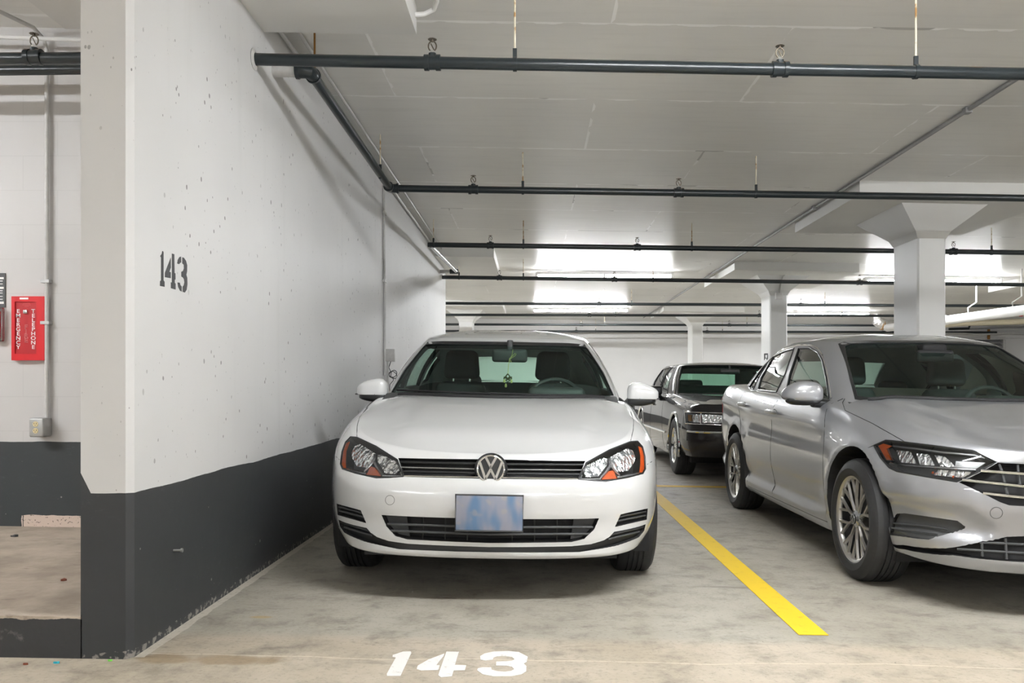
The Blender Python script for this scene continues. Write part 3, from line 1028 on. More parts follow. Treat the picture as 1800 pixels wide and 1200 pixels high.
MB().tube(pts, 0.004, 6).build('cable', M_CHAR, t, True)
MB().tube([(WX + 0.02, jb.y + 0.02, jb.z - 0.06), (WX + 0.02, jb.y + 0.02, jb.z - 0.34)], 0.012, 8).build('tube', M_WALLC, t, True)

# hooked white conduit at the top of the picture, beside the drop panel
t = [Vector((-0.50, 2.3, ceil_z(-0.5, 0.022))), Vector((-0.50, 4.2, ceil_z(-0.5, 0.022))), Vector((-0.505, 4.33, ceil_z(-0.5, 0.025))), Vector((-0.53, 4.40, ceil_z(-0.5, 0.04))), Vector((-0.58, 4.42, ceil_z(-0.5, 0.055))), Vector((-0.635, 4.42, ceil_z(-0.5, 0.06)))]
tag(MB().tube(t, 0.013, 10).build('ceiling_conduit', M_WHITEP, None), 'white conduit hooking into the side of the ceiling panel at the top', 'conduit')

c = on_x(305, 967, WX)
t = tag(empty('wall_anchor', c), 'short metal bolt sticking out of the black dado of the left wall', 'bolt')
MB().tube([c, c + Vector((0.035, 0, 0.0))], 0.005, 8).build('shank', M_GALV, t, True)
MB().tube([c + Vector((0.03, 0, 0.0)), c + Vector((0.037, 0, 0))], 0.009, 6).build('nut', M_GALV, t, True)

# ------------------------------------------------------------------ fluorescent fixtures
def fixture(x0, x1, y, label, drop=0.06, tube=None):
    root = tag(empty('ceiling_light', ((x0 + x1) / 2, y, ceil_z((x0 + x1) / 2))), label, 'ceiling light', 'twin tube fluorescent fixtures')
    zt = ceil_z((x0 + x1) / 2)
    MB().box((x0, y - 0.06, zt - drop - 0.012), (x1, y + 0.06, zt - drop + 0.045), shear=0).build('housing', M_WHITEP, root, True, smooth=None)
    n = 2
    L = (x1 - x0) / n
    for k in range(n):
        for dy in (-0.042, 0.042):
            MB().tube([(x0 + L * k + 0.03, y + dy, zt - drop - 0.036), (x0 + L * (k + 1) - 0.03, y + dy, zt - drop - 0.036)], 0.016, 10).build('tube', tube or M_TUBE, root, True)
    mb = MB()
    for xx in (x0, (x0 + x1) / 2, x1):
        mb.box((xx - 0.018, y - 0.066, zt - drop - 0.058), (xx + 0.018, y + 0.066, zt - drop + 0.03))
    mb.build('lamp_holder', M_WHITEP, root, True, smooth=None)
    MB().box((x0 + 0.2, y - 0.03, zt - drop + 0.04), (x0 + 0.3, y + 0.03, zt + 0.003)).box((x1 - 0.3, y - 0.03, zt - drop + 0.04), (x1 - 0.2, y + 0.03, zt + 0.003)).build('mount', M_WHITEP, root, True, smooth=None)
    return root


fixture(0.06, 2.42, 14.4, 'lit fluorescent fixture on the ceiling above the gap between hatchback and dark sedan')
fixture(5.80, 8.15, 14.4, 'lit fluorescent fixture partly hidden by the nearest column')
fixture(0.0, 2.4, 20.9, 'lit fluorescent fixture farther back, half hidden by the fifth sprinkler pipe')
fixture(6.4, 8.5, 20.9, 'lit fluorescent fixture seen between the two right-hand columns')
# the rows over the driving aisle and beyond the frame
for x in (-6.2, 0.2, 6.0, 12.0):
    fixture(x, x + 2.36, 2.45, 'fluorescent fixture over the driving aisle')
for x in (-6.2, 0.2, 6.0, 12.0):  # unseen rows added as fill, hung low to send light up to the ceiling
    fixture(x, x + 2.36, -3.4, 'added fluorescent fill fixture hung low behind the camera', 0.75, M_TUBE_DIM)
    fixture(x, x + 2.36, -6.6, 'added fluorescent fill fixture hung low behind the camera', 0.75, M_TUBE_DIM)
fixture(11.8, 14.1, 14.4, 'fluorescent fixture over the far right bays')
fixture(11.8, 14.1, 8.4, 'fluorescent fixture over the right bays', 0.06, M_TUBE_DIM)
fixture(-5.0, -2.7, 18.5, 'fluorescent fixture behind the left wall')

# ------------------------------------------------------------------ services in the far right corner
t = tag(empty('drain_pipe', on_y(1672, 570, 16.5)), 'thick white drain pipe sloping across the upper right, in a white clamp', 'drain pipe')
a, b = on_y(1560, 576, 17.5), on_y(1830, 541, 12.5)
MB().tube([a, a.lerp(b, .5), b], 0.082, 20).build('pipe', M_WHITEP, t, True)
u = (b - a).normalized()
k = a + (b - a) * ((1688 - 1560) / 270 * 0.86)
MB().tube([k - u * 0.04, k + u * 0.3], 0.090, 20).build('collar', M_WHITEP, t, True)
for px in (1716, 1796):
    k = on_y(px, 551 - (px - 1716) * 0.11, 14.6 - (px - 1716) * 0.015)
    MB().tube([k + Vector((0.15, 0, -0.02)), k + Vector((-0.14, 0, -0.1)), k + Vector((-0.15, 0, 0.1)), k + Vector((0, 0, 0.2)), Vector((k.x, k.y, ceil_z(k.x) + .01))], 0.012, 8).build('clamp', M_WHITEP, t, True)
tag(MB().tube([on_y(1600, 575, 22), on_y(1700, 568, 21), on_y(1860, 563, 20)], 0.07, 14).build('service_pipe', M_BEIGEP, None), 'beige service pipe running level below the white drain pipe', 'pipe')
tag(MB().tube([on_y(1668, 578, 23), on_y(1703, 577, 23), on_y(1704.5, 571, 23), Vector((on_y(1704.5, 571, 23).x, 23, ceil_z(12.2) + 0.01))], [0.035, 0.035, 0.035, 0.008], 10).build('service_pipe', M_PIPE, None), 'short black pipe with an upturned end against the far wall', 'pipe')
tag(MB().tube([on_y(1690, 578, 23.5), on_y(1800, 575, 23.5), on_y(1900, 572, 23.5)], 0.03, 10).build('service_pipe', M_GREYC, None), 'thin grey pipe along the far wall above the louvre', 'pipe')
tag(MB().tube([on_y(1660, 585, 24.5), on_y(1690, 585, 24.5), on_y(1720, 588, 24.5), on_y(1765, 586, 24.5), on_y(1850, 586, 24.5)], 0.028, 10).build('service_pipe', M_WALLC, None), 'pale sagging pipe along the far wall above the louvre', 'pipe')
for (px, py, Y, lab) in ((1674, 570.5, 21.5, 'red valve beside the nearest column, below the white drain pipe'), (1789, 553.5, 19.0, 'red valve at the right edge under the white drain pipe')):
    c = on_y(px, py, Y)
    s = Y / F
    t = tag(empty('valve', c), lab, 'valve', 'red pipe valves')
    MB().tube([c + Vector((-9 * s, 0, 0)), c + Vector((-4 * s, 0, 0))], 2.6 * s, 10).tube([c + Vector((3 * s, 0, 0)), c + Vector((8 * s, 0, 0))], 2.6 * s, 10).tube([c + Vector((-5 * s, 0, 0)), c + Vector((4 * s, 0, 0))], 1.8 * s, 10).build('body', M_RED, t, True)
    MB().tube([c + Vector((-30 * s, 0, -0.3 * s)), c + Vector((-8 * s, 0, 0))], 1.2 * s, 8).build('pipe', M_PIPE, t, True)
    MB().tube([c, Vector((c.x, c.y, ceil_z(c.x) + 0.005))], 0.006, 6).build('hanger_rod', M_ROD, t, True)
t = [on_y(1542, 540, 21.5), on_y(1542, 558, 21.5), on_y(1543, 565, 21.5), on_y(1549, 569, 21.5), on_y(1560, 571, 21.5), on_y(1600, 571, 21.5)]
root = tag(empty('insulated_duct', t[2]), 'foil wrapped elbow of a duct to the left of the nearest column', 'duct')
MB().tube(t, [0.10, 0.10, 0.14, 0.15, 0.13, 0.13], 16).build('foil', M_FOIL, root, True)
for px in (1548, 1551):
    MB().tube([on_y(px, 570, 21.5), on_y(px + 1.2, 570, 21.5)], 0.15, 16).build('band', M_RUST, root, True)
c0, c1 = on_y(1684, 597, 24.9), on_y(1761, 690, 24.9)
root = tag(empty('louvre', (c0.x, 24.95, c1.z)), 'wide metal louvre of horizontal slats in the far wall at the right', 'louvre')
mb = MB()
n = 15
for k in range(n):
    z = c0.z + (c1.z - c0.z) * (k + 0.5) / n
    mb.add([(c0.x, 24.96, z + 0.04), (c1.x, 24.96, z + 0.04), (c1.x, 24.84, z - 0.04), (c0.x, 24.84, z - 0.04), (c0.x, 24.97, z + 0.02), (c1.x, 24.97, z + 0.02), (c1.x, 24.85, z - 0.06), (c0.x, 24.85, z - 0.06)],
           [(0, 1, 2, 3), (4, 7, 6, 5), (3, 2, 6, 7), (0, 4, 5, 1), (0, 3, 7, 4), (1, 5, 6, 2)])
mb.build('slat', M_SLAT, root, True, smooth=None)
MB().box((c0.x - 0.06, 24.82, c0.z), (c1.x + 0.06, 24.99, c0.z + 0.09)).box((c1.x, 24.82, c1.z), (c1.x + 0.08, 24.99, c0.z)).box((c0.x - 0.06, 24.82, c1.z), (c0.x, 24.99, c0.z)).build('frame', M_WALLC, root, True, smooth=None)
MB().box((c0.x, 24.985, c1.z), (c1.x, 24.998, c0.z)).build('backing', M_CHAR, root, True, smooth=None)
a = on_y(1738, 578, 24.8)
b = on_y(1738, 596, 24.8)
tag(MB().tube([a, b], 0.04, 10).build('service_pipe', M_RUST, None), 'short rusty vertical pipe stub above the louvre', 'pipe')

# stencilled bay number on the side of the second column
def c2(px, py):
    return on_x(1320 + px / 20.0, 600 + py / 20.0, 3.99)


flat_art('stall_number', [[(462, 430), (500, 415), (510, 560), (480, 660), (462, 655)], [(505, 420), (598, 415), (600, 480), (545, 470), (505, 480)], [(575, 470), (605, 480), (600, 600), (560, 660), (540, 600), (570, 560)], [(490, 560), (545, 575), (530, 600), (495, 600)]], c2, (-0.002, 0, 0), M_STENCIL,
         'dark stencilled number on the side of the second column', 'painted number')

# ------------------------------------------------------------------ litter
def scrap(name, px, py, s, mat, label, cat, lift=0.0, seed=1):
    rnd = random.Random(seed)
    p = on_floor(px, py) if lift == 0 else on_floor(px, py, lift)
    n = 7
    mb = MB()
    top = [p + Vector((s * (0.7 + 0.5 * rnd.random()) * cos(2 * pi * k / n), s * 0.7 * (0.7 + 0.5 * rnd.random()) * sin(2 * pi * k / n), 0.004 + 0.4 * s * rnd.random())) for k in range(n)]
    bot = [q - Vector((0, 0, q.z - p.z - 0.0005)) for q in top]
    c = p + Vector((0, 0, 0.3 * s + 0.003))
    mb.add(top + bot + [c], [(k, (k + 1) % n, 2 * n) for k in range(n)] + [(k + n, (k + 1) % n + n, (k + 1) % n, k) for k in range(n)] + [tuple(range(2 * n - 1, n - 1, -1))])
    tag(mb.build(name, mat, None), label, cat)


scrap('plastic_scrap', 100, 1165.5, 0.012, M_CYAN, 'cyan plastic scrap on the floor in front of the kerb', 'scrap', 0, 1)
scrap('plastic_scrap', 221, 1154.5, 0.009, M_LIME, 'lime green scrap on the floor at the wall corner', 'scrap', 0, 2)
scrap('plastic_scrap', 194, 1161.5, 0.008, M_LIME, 'flat green scrap on the floor just left of the wall corner', 'scrap', 0, 3)
scrap('dry_leaf', 112, 1020, 0.016, M_LEAF, 'brown dry leaf lying on the raised nook floor', 'leaf', 0.151, 4)
scrap('dry_leaf', 25, 943, 0.02, M_CHAR, 'dark scrap lying at the foot of the block wall', 'scrap', 0.151, 5)
scrap('dry_leaf', 45, 1168, 0.008, M_LEAF, 'small brown leaf on the floor below the kerb', 'leaf', 0, 6)

# ------------------------------------------------------------------ car building
def crom(pts, n, closed=False):
    """centripetal-ish Catmull-Rom through points, resampled to n points of equal arc length"""
    P = [np.array(p, float) for p in pts]
    Q = [2 * P[0] - P[1]] + P + [2 * P[-1] - P[-2]]
    out = []
    for i in range(1, len(Q) - 2):
        p0, p1, p2, p3 = Q[i - 1], Q[i], Q[i + 1], Q[i + 2]
        t0 = 0.0
        t1 = t0 + max(np.linalg.norm(p1 - p0), 1e-6) ** 0.5
        t2 = t1 + max(np.linalg.norm(p2 - p1), 1e-6) ** 0.5
        t3 = t2 + max(np.linalg.norm(p3 - p2), 1e-6) ** 0.5
        for k in range(24):
            t = t1 + (t2 - t1) * k / 24
            a1 = (t1 - t) / (t1 - t0) * p0 + (t - t0) / (t1 - t0) * p1
            a2 = (t2 - t) / (t2 - t1) * p1 + (t - t1) / (t2 - t1) * p2
            a3 = (t3 - t) / (t3 - t2) * p2 + (t - t2) / (t3 - t2) * p3
            b1 = (t2 - t) / (t2 - t0) * a1 + (t - t0) / (t2 - t0) * a2
            b2 = (t3 - t) / (t3 - t1) * a2 + (t - t1) / (t3 - t1) * a3
            out.append((t2 - t) / (t2 - t1) * b1 + (t - t1) / (t2 - t1) * b2)
    out.append(P[-1])
    out = np.array(out)
    d = np.concatenate([[0], np.cumsum(np.linalg.norm(np.diff(out, axis=0), axis=1))])
    s = np.linspace(0, 1, n)
    u = d[-1] * (0.45 * s + 0.55 * s ** 1.8)
    return np.stack([np.interp(u, d, out[:, k]) for k in range(out.shape[1])], 1)


class Table:
    """smooth monotone interpolation of a list of (x, value)"""

    def __init__(self, pts):
        self.x = np.array([p[0] for p in pts], float)
        self.y = np.array([p[1] for p in pts], float)
        h = np.diff(self.x)
        d = np.diff(self.y) / h
        m = np.zeros(len(pts))
        m[0], m[-1] = d[0], d[-1]
        for i in range(1, len(pts) - 1):
            if d[i - 1] * d[i] > 0:
                w1, w2 = 2 * h[i] + h[i - 1], h[i] + 2 * h[i - 1]
                m[i] = (w1 + w2) / (w1 / d[i - 1] + w2 / d[i])
        self.m = m

    def __call__(self, v):
        v = min(max(v, self.x[0]), self.x[-1])
        i = min(max(int(np.searchsorted(self.x, v)) - 1, 0), len(self.x) - 2)
        h = self.x[i + 1] - self.x[i]
        t = (v - self.x[i]) / h
        return ((2 * t ** 3 - 3 * t ** 2 + 1) * self.y[i] + (t ** 3 - 2 * t ** 2 + t) * h * self.m[i]
                + (-2 * t ** 3 + 3 * t ** 2) * self.y[i + 1] + (t ** 3 - t ** 2) * h * self.m[i + 1])


def grid_mesh(rows):
    """rows: list of closed loops of equal length -> verts, quad faces"""
    n = len(rows[0])
    vs = [p for r in rows for p in r]
    fs = []
    for j in range(len(rows) - 1):
        for i in range(n):
            fs.append((j * n + i, j * n + (i + 1) % n, (j + 1) * n + (i + 1) % n, (j + 1) * n + i))
    return vs, fs


def clean_mesh(vs, fs, name):
    me = bpy.data.meshes.new(name)
    me.from_pydata([tuple(v) for v in vs], [], fs)
    bm = bmesh.new()
    bm.from_mesh(me)
    bmesh.ops.remove_doubles(bm, verts=bm.verts[:], dist=2e-4)
    bmesh.ops.dissolve_degenerate(bm, edges=bm.edges[:], dist=1e-5)
    bmesh.ops.recalc_face_normals(bm, faces=bm.faces[:])
    bm.to_mesh(me)
    bm.free()
    me.shade_smooth()
    return me


def sstep(a, b, x):
    t = min(max((x - a) / (b - a), 0), 1)
    return t * t * (3 - 2 * t)


def lower_body(S):
    """closed solid from the sill to the bonnet and belt line"""
    NH = 130
    half = crom(S['plan'], NH)
    L = half[-1][1]
    tang = np.gradient(half, axis=0)
    nrm = np.stack([tang[:, 1], -tang[:, 0]], 1)
    nrm /= np.linalg.norm(nrm, axis=1)[:, None]
    zs, zb = Table(S['zs']), Table(S['zb'])
    front, side_f, side_m, rear = Table(S['front']), Table(S['side_f']), Table(S['side_m']), Table(S['rear'])
    zc = Table(S['zc'])
    ts = sorted(set([k / 26 for k in range(27)] + [0.01, 0.03, 0.97, 0.985]))
    ys0, ys1 = S['spine']
    gs = S['crown_side']
    plan_x, plan_y = half[:, 0], half[:, 1]
    y_lo, y_hi = S.get('square', (0.55, L - 0.6))

    def width(y):
        y = min(max(y, y_lo), y_hi)
        mid = sstep(S['blend'][0], S['blend'][1], y)
        return float(np.interp(y, plan_y, plan_x)) - (side_f(1.0) * (1 - mid) + side_m(1.0) * mid)

    def top_z(x, y):
        """bonnet, belt deck and boot lid as one smooth height field"""
        v = 1.0 - min(1.0, x / width(y))
        z = zs(y) + (zc(y) - zs(y)) * gs(v)
        if S.get('dome'):
            z += S['dome'](x, y)
        return z

    def place(i, t, z, ztop):
        x, y = half[i]
        nx, ny = nrm[i]
        wf, wr, ws = max(0, -ny) ** 1.3, max(0, ny) ** 1.3, max(0, nx) ** 1.2
        mid = sstep(S['blend'][0], S['blend'][1], y)
        sd = side_f(t) * (1 - mid) + side_m(t) * mid
        xx = x - sd * ws
        if S.get('sculpt'):
            xx -= S['sculpt'](x, y, z) * ws
        yy = y + front(z) * wf - rear(z) * wr
        if S.get('pocket') and y < 0.75:
            dp = S['pocket'](x, z)
            xx -= nx * dp
            yy -= ny * dp
        if x < 1e-6:
            xx = 0.0
        return max(xx, 0.0), yy

    ztops = []
    for i in range(NH):
        z = zs(half[i][1])
        for _ in range(4):
            x, y = place(i, 1.0, z, z)
            z = top_z(x, y)
        ztops.append(z)

    def ring(t):
        r = []
        for i in range(NH):
            z0 = zb(half[i][1])
            z = z0 + (ztops[i] - z0) * t
            x, y = place(i, t, z, ztops[i])
            r.append((x, y, z))
        return r

    def full(r):
        return r + [(-x, y, z) for x, y, z in reversed(r[1:-1])]

    rows = []
    edge0 = ring(0.0)
    for v in (1.0, 0.5):
        rows.append(full([(x * (1 - v), y, z) for x, y, z in edge0]))
    for t in ts:
        rows.append(full(ring(t)))
    top = ring(1.0)
    for v in [0.012, 0.03, 0.055, 0.09, 0.13, 0.17, 0.21, 0.26, 0.32, 0.4, 0.48, 0.56, 0.64, 0.72, 0.8, 0.88, 0.94, 1.0]:
        r = []
        for i in range(NH):
            x, y, z = top[i]
            sy = ys0 + (ys1 - ys0) * half[i][1] / L
            xx, yy = x * (1 - v), y + (sy - y) * v
            r.append((xx, yy, top_z(xx, yy)))
        rows.append(full(r))
    return grid_mesh(rows)


def greenhouse(S, inset=0.0, drop=0.0):
    NH = 90
    b = crom(S['gbase'], NH)
    t = crom(S['gtop'], NH)
    zb, zt, zc = Table(S['gzb']), Table(S['gzt']), Table(S['gzc'])

    def normals(c):
        tg = np.gradient(c, axis=0)
        n = np.stack([tg[:, 1], -tg[:, 0]], 1)
        return n / np.linalg.norm(n, axis=1)[:, None]

    nb, ntp = normals(b), normals(t)
    sy = S['gspine']
    rows = []

    def pt(i, f):
        x = b[i][0] * (1 - f) + t[i][0] * f
        y = b[i][1] * (1 - f) + t[i][1] * f
        z = zb(b[i][1]) * (1 - f) + zt(t[i][1]) * f
        nx, ny = nb[i] * (1 - f) + ntp[i] * f
        k = (S['gbulge'][0] * abs(nx) ** 2 + S['gbulge'][1] * (1 - abs(nx) ** 2)) * sin(pi * f)
        x += nx * (k - inset)
        y += ny * (k - inset * 1.0)
        return (max(0.0, x) if 0 < i < NH - 1 else 0.0, y, z - drop * f)

    def full(r):
        return r + [(-x, y, z) for x, y, z in reversed(r[1:-1])]

    base = [pt(i, 0) for i in range(NH)]
    for v in (1.0, 0.5):
        rows.append(full([(x * (1 - v), y, z - (0.25 if inset else 0.0)) for x, y, z in base]))
    if inset:
        rows.append(full([(x, y, z - 0.25) for x, y, z in base]))
    for f in [k / 18 for k in range(19)]:
        rows.append(full([pt(i, f) for i in range(NH)]))
    L0, L1 = t[0][1], t[-1][1]
    for v in [0.015, 0.04, 0.08, 0.13, 0.2, 0.3, 0.42, 0.56, 0.7, 0.85, 1.0]:
        r = []
        for i in range(NH):
            x, y, z = pt(i, 1.0)
            u = (t[i][1] - L0) / (L1 - L0)
            s = sy[0] + (sy[1] - sy[0]) * u
            nx = abs(ntp[i][0])
            g = (1 - (1 - v) ** 2.6) * nx ** 2 + (1 - (1 - v) ** 1.7) * (1 - nx ** 2)
            r.append((x * (1 - v), y + (s - y) * v, z + (zc(s) - drop - z) * g))
        rows.append(full(r))
    return grid_mesh(rows)


def volume(me):
    bm = bmesh.new()
    bm.from_mesh(me)
    v = abs(bm.calc_volume())
    bm.free()
    return v


def boolean(me, cutters, name):
    """exact difference of one mesh and a list of closed meshes, one after the other; a cut that goes wrong is nudged and tried again"""
    cur = me
    for c in cutters:
        v0, vc = volume(cur), volume(c)
        for k in range(6):
            if k:
                c.transform(Matrix.Translation((0.0011 * k, 0.0013, -0.0009 * k)))
            a = bpy.data.objects.new('tmp_a', cur)
            b = bpy.data.objects.new('tmp_b', c)
            COL.objects.link(a)
            COL.objects.link(b)
            m = a.modifiers.new('cut', 'BOOLEAN')
            m.operation = 'DIFFERENCE'
            m.solver = 'EXACT'
            m.object = b
            m.material_mode = 'TRANSFER'
            dg = bpy.context.evaluated_depsgraph_get()
            res = bpy.data.meshes.new_from_object(a.evaluated_get(dg), preserve_all_data_layers=True, depsgraph=dg)
            bpy.data.objects.remove(a)
            bpy.data.objects.remove(b)
            v1 = volume(res)
            if v0 - vc * 1.02 - 1e-3 <= v1 < v0 + 1e-4:
                cur = res
                break
            print('bad cut', name, k, round(v0, 4), round(vc, 4), round(v1, 4), len(res.polygons))
        else:
            print('skipped a cut', name)
    cur.name = name
    return cur


def bvh_of(me):
    return BVHTree.FromPolygons([v.co.copy() for v in me.vertices], [tuple(p.vertices) for p in me.polygons])


class Surf:
    """a smooth reference surface: ray and nearest look-ups with smooth normals"""

    def __init__(self, me):
        self.me = me
        self.vs = [v.co.copy() for v in me.vertices]
        self.fs = [tuple(p.vertices) for p in me.polygons]
        self.ns = [n.vector.copy() for n in me.vertex_normals]
        self.bvh = BVHTree.FromPolygons(self.vs, self.fs)

    def smooth(self, loc, idx):
        f = self.fs[idx]
        w = poly_3d_calc([self.vs[i] for i in f], loc)
        n = Vector((0, 0, 0))
        for k, i in enumerate(f):
            n += self.ns[i] * w[k]
        return n.normalized()

    def ray(self, o, d):
        loc, n, i, dist = self.bvh.ray_cast(o, d)
        if loc is None:
            return None
        return loc, self.smooth(loc, i)

    def near(self, p):
        loc, n, i, dist = self.bvh.find_nearest(p)
        return loc, self.smooth(loc, i), dist


def fix_normals(me, surfs, tol=2e-3):
    """give the faces that still lie on the reference surfaces their smooth normals back"""
    nl = [None] * len(me.loops)
    for p in me.polygons:
        for li in p.loop_indices:
            co = me.vertices[me.loops[li].vertex_index].co
            best = p.normal
            for s in surfs:
                loc, n, d = s.near(co)
                if d < tol and n.dot(p.normal) > 0.75:
                    best = n
                    break
            nl[li] = tuple(best)
    me.shade_smooth()
    me.normals_split_custom_set(nl)


def resample(poly, step):
    out = []
    n = len(poly)
    for i in range(n):
        a, b = Vector(poly[i]), Vector(poly[(i + 1) % n])
        k = max(1, int(math.ceil((b - a).length / step)))
        for j in range(k):
            out.append(a.lerp(b, j / k))
    return out


def inside(p, poly):
    x, y = p
    r = False
    n = len(poly)
    for i in range(n):
        x1, y1 = poly[i][0], poly[i][1]
        x2, y2 = poly[(i + 1) % n][0], poly[(i + 1) % n][1]
        if (y1 > y) != (y2 > y) and x < (x2 - x1) * (y - y1) / (y2 - y1) + x1:
            r = not r
    return r


class Car:
    def __init__(self, name, S, origin, yaw, label, paint, group=None, roll=True):
        self.S, self.name = S, name
        oz = floor_z(origin[0])
        self.root = tag(empty('car', (origin[0], origin[1], oz), (0, math.atan(SL) if roll else 0, -yaw)), label, 'car', group)
        self.M = wm(self.root)
        self.Mi = self.M.inverted()
        self.body0 = clean_mesh(*lower_body(S), 'body')
        self.gh0 = clean_mesh(*greenhouse(S), 'roof')
        self.sb, self.sg = Surf(self.body0), Surf(self.gh0)
        self.paint = paint
        self.cut_b, self.cut_g = [], []

    # --- mapping of 2-D outlines to the surfaces
    def shooter(self, mode):
        if mode == 'cam':
            o = self.Mi @ Vector((0, 0, EYE))
            R = self.Mi.to_3x3()
            return lambda u, v: (o, (R @ ray_dir(u, v)).normalized())
        if mode == 'front':
            return lambda u, v: (Vector((u, -3, v)), Vector((0, 1, 0)))
        if mode == 'rear':
            return lambda u, v: (Vector((u, 9, v)), Vector((0, -1, 0)))
        if mode == 'left':
            return lambda u, v: (Vector((-3, u, v)), Vector((1, 0, 0)))
        if mode == 'top':
            return lambda u, v: (Vector((u, v, 4)), Vector((0, 0, -1)))

    def hit(self, surf, u, v, mode):
        o, d = self.shooter(mode)(u, v)
        h = surf.ray(o, d)
        if h is None:
            # just off the silhouette: closest surface point to the ray
            best = None
            for k in range(60):
                p = o + d * (2.5 + k * 0.12)
                l, n, dist = surf.near(p)
                if best is None or dist < best[2]:
                    best = (l, n, dist)
            h = best[:2]
        return h

    def skin(self, outline, surf, mode, step):
        """triangulated patch following a surface: (points, normals, faces, boundary count)"""
        bd = resample([Vector((p[0], p[1])) for p in outline], step)
        xs, ys = [p.x for p in bd], [p.y for p in bd]
        nb = len(bd)
        pts = list(bd)
        s = step
        y = min(ys) + s * 0.5
        row = 0
        while y < max(ys):
            x = min(xs) + s * (0.5 if row % 2 else 0.25)
            while x < max(xs):
                if inside((x, y), bd) and min((Vector((x, y)) - q).length for q in bd) > s * 0.55:
                    pts.append(Vector((x, y)))
                x += s
            y += s * 0.87
            row += 1
        edges = [(i, (i + 1) % nb) for i in range(nb)]
        vs, es, fs, ov, oe, of = delaunay_2d_cdt(pts, edges, [], 1, 1e-6)
        order = {}
        for k, src in enumerate(ov):
            for q in src:
                order[q] = k
        P, N = [], []
        for p in vs:
            l, n = self.hit(surf, p.x, p.y, mode)
            P.append(l)
            N.append(n)
        bidx = [order[i] for i in range(nb)]
        return P, N, [tuple(f) for f in fs], bidx

    def patch(self, name, outline, surf, mode, mat, parent=None, off=0.002, thick=0.004, step=None, mirror=True, both=False, smooth=40):
        """a panel, lens or pane lying on (or set below) a surface; mirrored copies are parts of their own"""
        if step is None:
            step = 7.0 if mode == 'cam' else 0.03
        P, N, Fc, B = self.skin(outline, surf, mode, step)
        objs = []
        for sx in ((1, -1) if mirror else (1,)):
            V1 = [Vector(((p + n * off).x * sx, (p + n * off).y, (p + n * off).z)) for p, n in zip(P, N)]
            fs = list(Fc)
            V = list(V1)
            if thick:
                V2 = [Vector(((p + n * (off - thick)).x * sx, (p + n * (off - thick)).y, (p + n * (off - thick)).z)) for p, n in zip(P, N)]
                m = len(V)
                V += V2
                fs += [tuple(i + m for i in reversed(f)) for f in Fc]
                k = len(B)
                fs += [(B[i], B[i] + m, B[(i + 1) % k] + m, B[(i + 1) % k]) for i in range(k)]
            if both and objs:
                pass
            mb = MB().add(V, fs)
            objs.append(mb.build(name, mat, parent or self.root, smooth=smooth))
        return objs

    def cutter(self, outline, surf, mode, target, out=0.05, depth=0.06, step=None, mirror=True, mat=None):
        if step is None:
            step = 9.0 if mode == 'cam' else 0.04
        P, N, Fc, B = self.skin(outline, surf, mode, step)
        for sx in ((1, -1) if mirror else (1,)):
            f3 = lambda p: Vector((p.x * sx, p.y, p.z))
            V = [f3(p + n * out) for p, n in zip(P, N)] + [f3(p - n * depth) for p, n in zip(P, N)]
            m = len(P)
            fs = list(Fc) + [tuple(i + m for i in reversed(f)) for f in Fc]
            k = len(B)
            fs += [(B[i], B[i] + m, B[(i + 1) % k] + m, B[(i + 1) % k]) for i in range(k)]
            me = bpy.data.meshes.new('cut')
            me.from_pydata([tuple(v) for v in V], [], fs)
            bm = bmesh.new()
            bm.from_mesh(me)
            bmesh.ops.recalc_face_normals(bm, faces=bm.faces[:])
            bm.to_mesh(me)
            bm.free()
            me.materials.append(mat or M_MATTB)
            (self.cut_b if target == 'b' else self.cut_g).append(me)

    def full_front(self, outline, surf, tol=0.03):
        """traced half outline -> whole symmetric outline in the car's front view"""
        q = [self.hit(surf, u, v, 'cam')[0] for u, v in outline]
        sg_ = 1 if sum(p.x for p in q) > 0 else -1
        q = [(p.x * sg_, p.z) for p in q]
        q = [(0.0, z) if x < tol else (x, z) for x, z in q]
        n = len(q)
        st = [i for i in range(n) if q[i][0] == 0.0 and q[(i + 1) % n][0] > 0][0]
        run = [q[(st + i) % n] for i in range(n)]
        half = [run[0]]
        for p in run[1:]:
            half.append(p)
            if p[0] == 0.0:
                break
        return half + [(-x, z) for x, z in reversed(half[1:-1])]

    def line3(self, pts, surf, mode, off=0.0, step=12.0):
        out = []
        st = step if mode == 'cam' else 0.05
        for i in range(len(pts) - 1):
            a, b = Vector(pts[i]), Vector(pts[i + 1])
            k = max(1, int(math.ceil((b - a).length / st)))
            for j in range(k + (1 if i == len(pts) - 2 else 0)):
                q = a.lerp(b, j / k)
                l, n = self.hit(surf, q.x, q.y, mode)
                out.append(l + n * off)
        return out

    def bar(self, name, pts, surf, mode, mat, parent=None, off=0.0, r=0.005, mirror=True, n=8):
        ln = self.line3(pts, surf, mode, off)
        objs = []
        for sx in ((1, -1) if mirror else (1,)):
            objs.append(MB().tube([(p.x * sx, p.y, p.z) for p in ln], r, n).build(name, mat, parent or self.root))
        return objs

    def seams(self, lines, mat=None, r=0.0022):
        mb = MB()
        for pts, surf, mode, mirror in lines:
            ln = self.line3(pts, surf, mode, -0.0006)
            for sx in ((1, -1) if mirror else (1,)):
                mb.tube([(p.x * sx, p.y, p.z) for p in ln], r, 6)
        o = mb.build('panel_gap', mat or M_MATTB, self.root)
        o['kind'] = 'stuff'
        return o

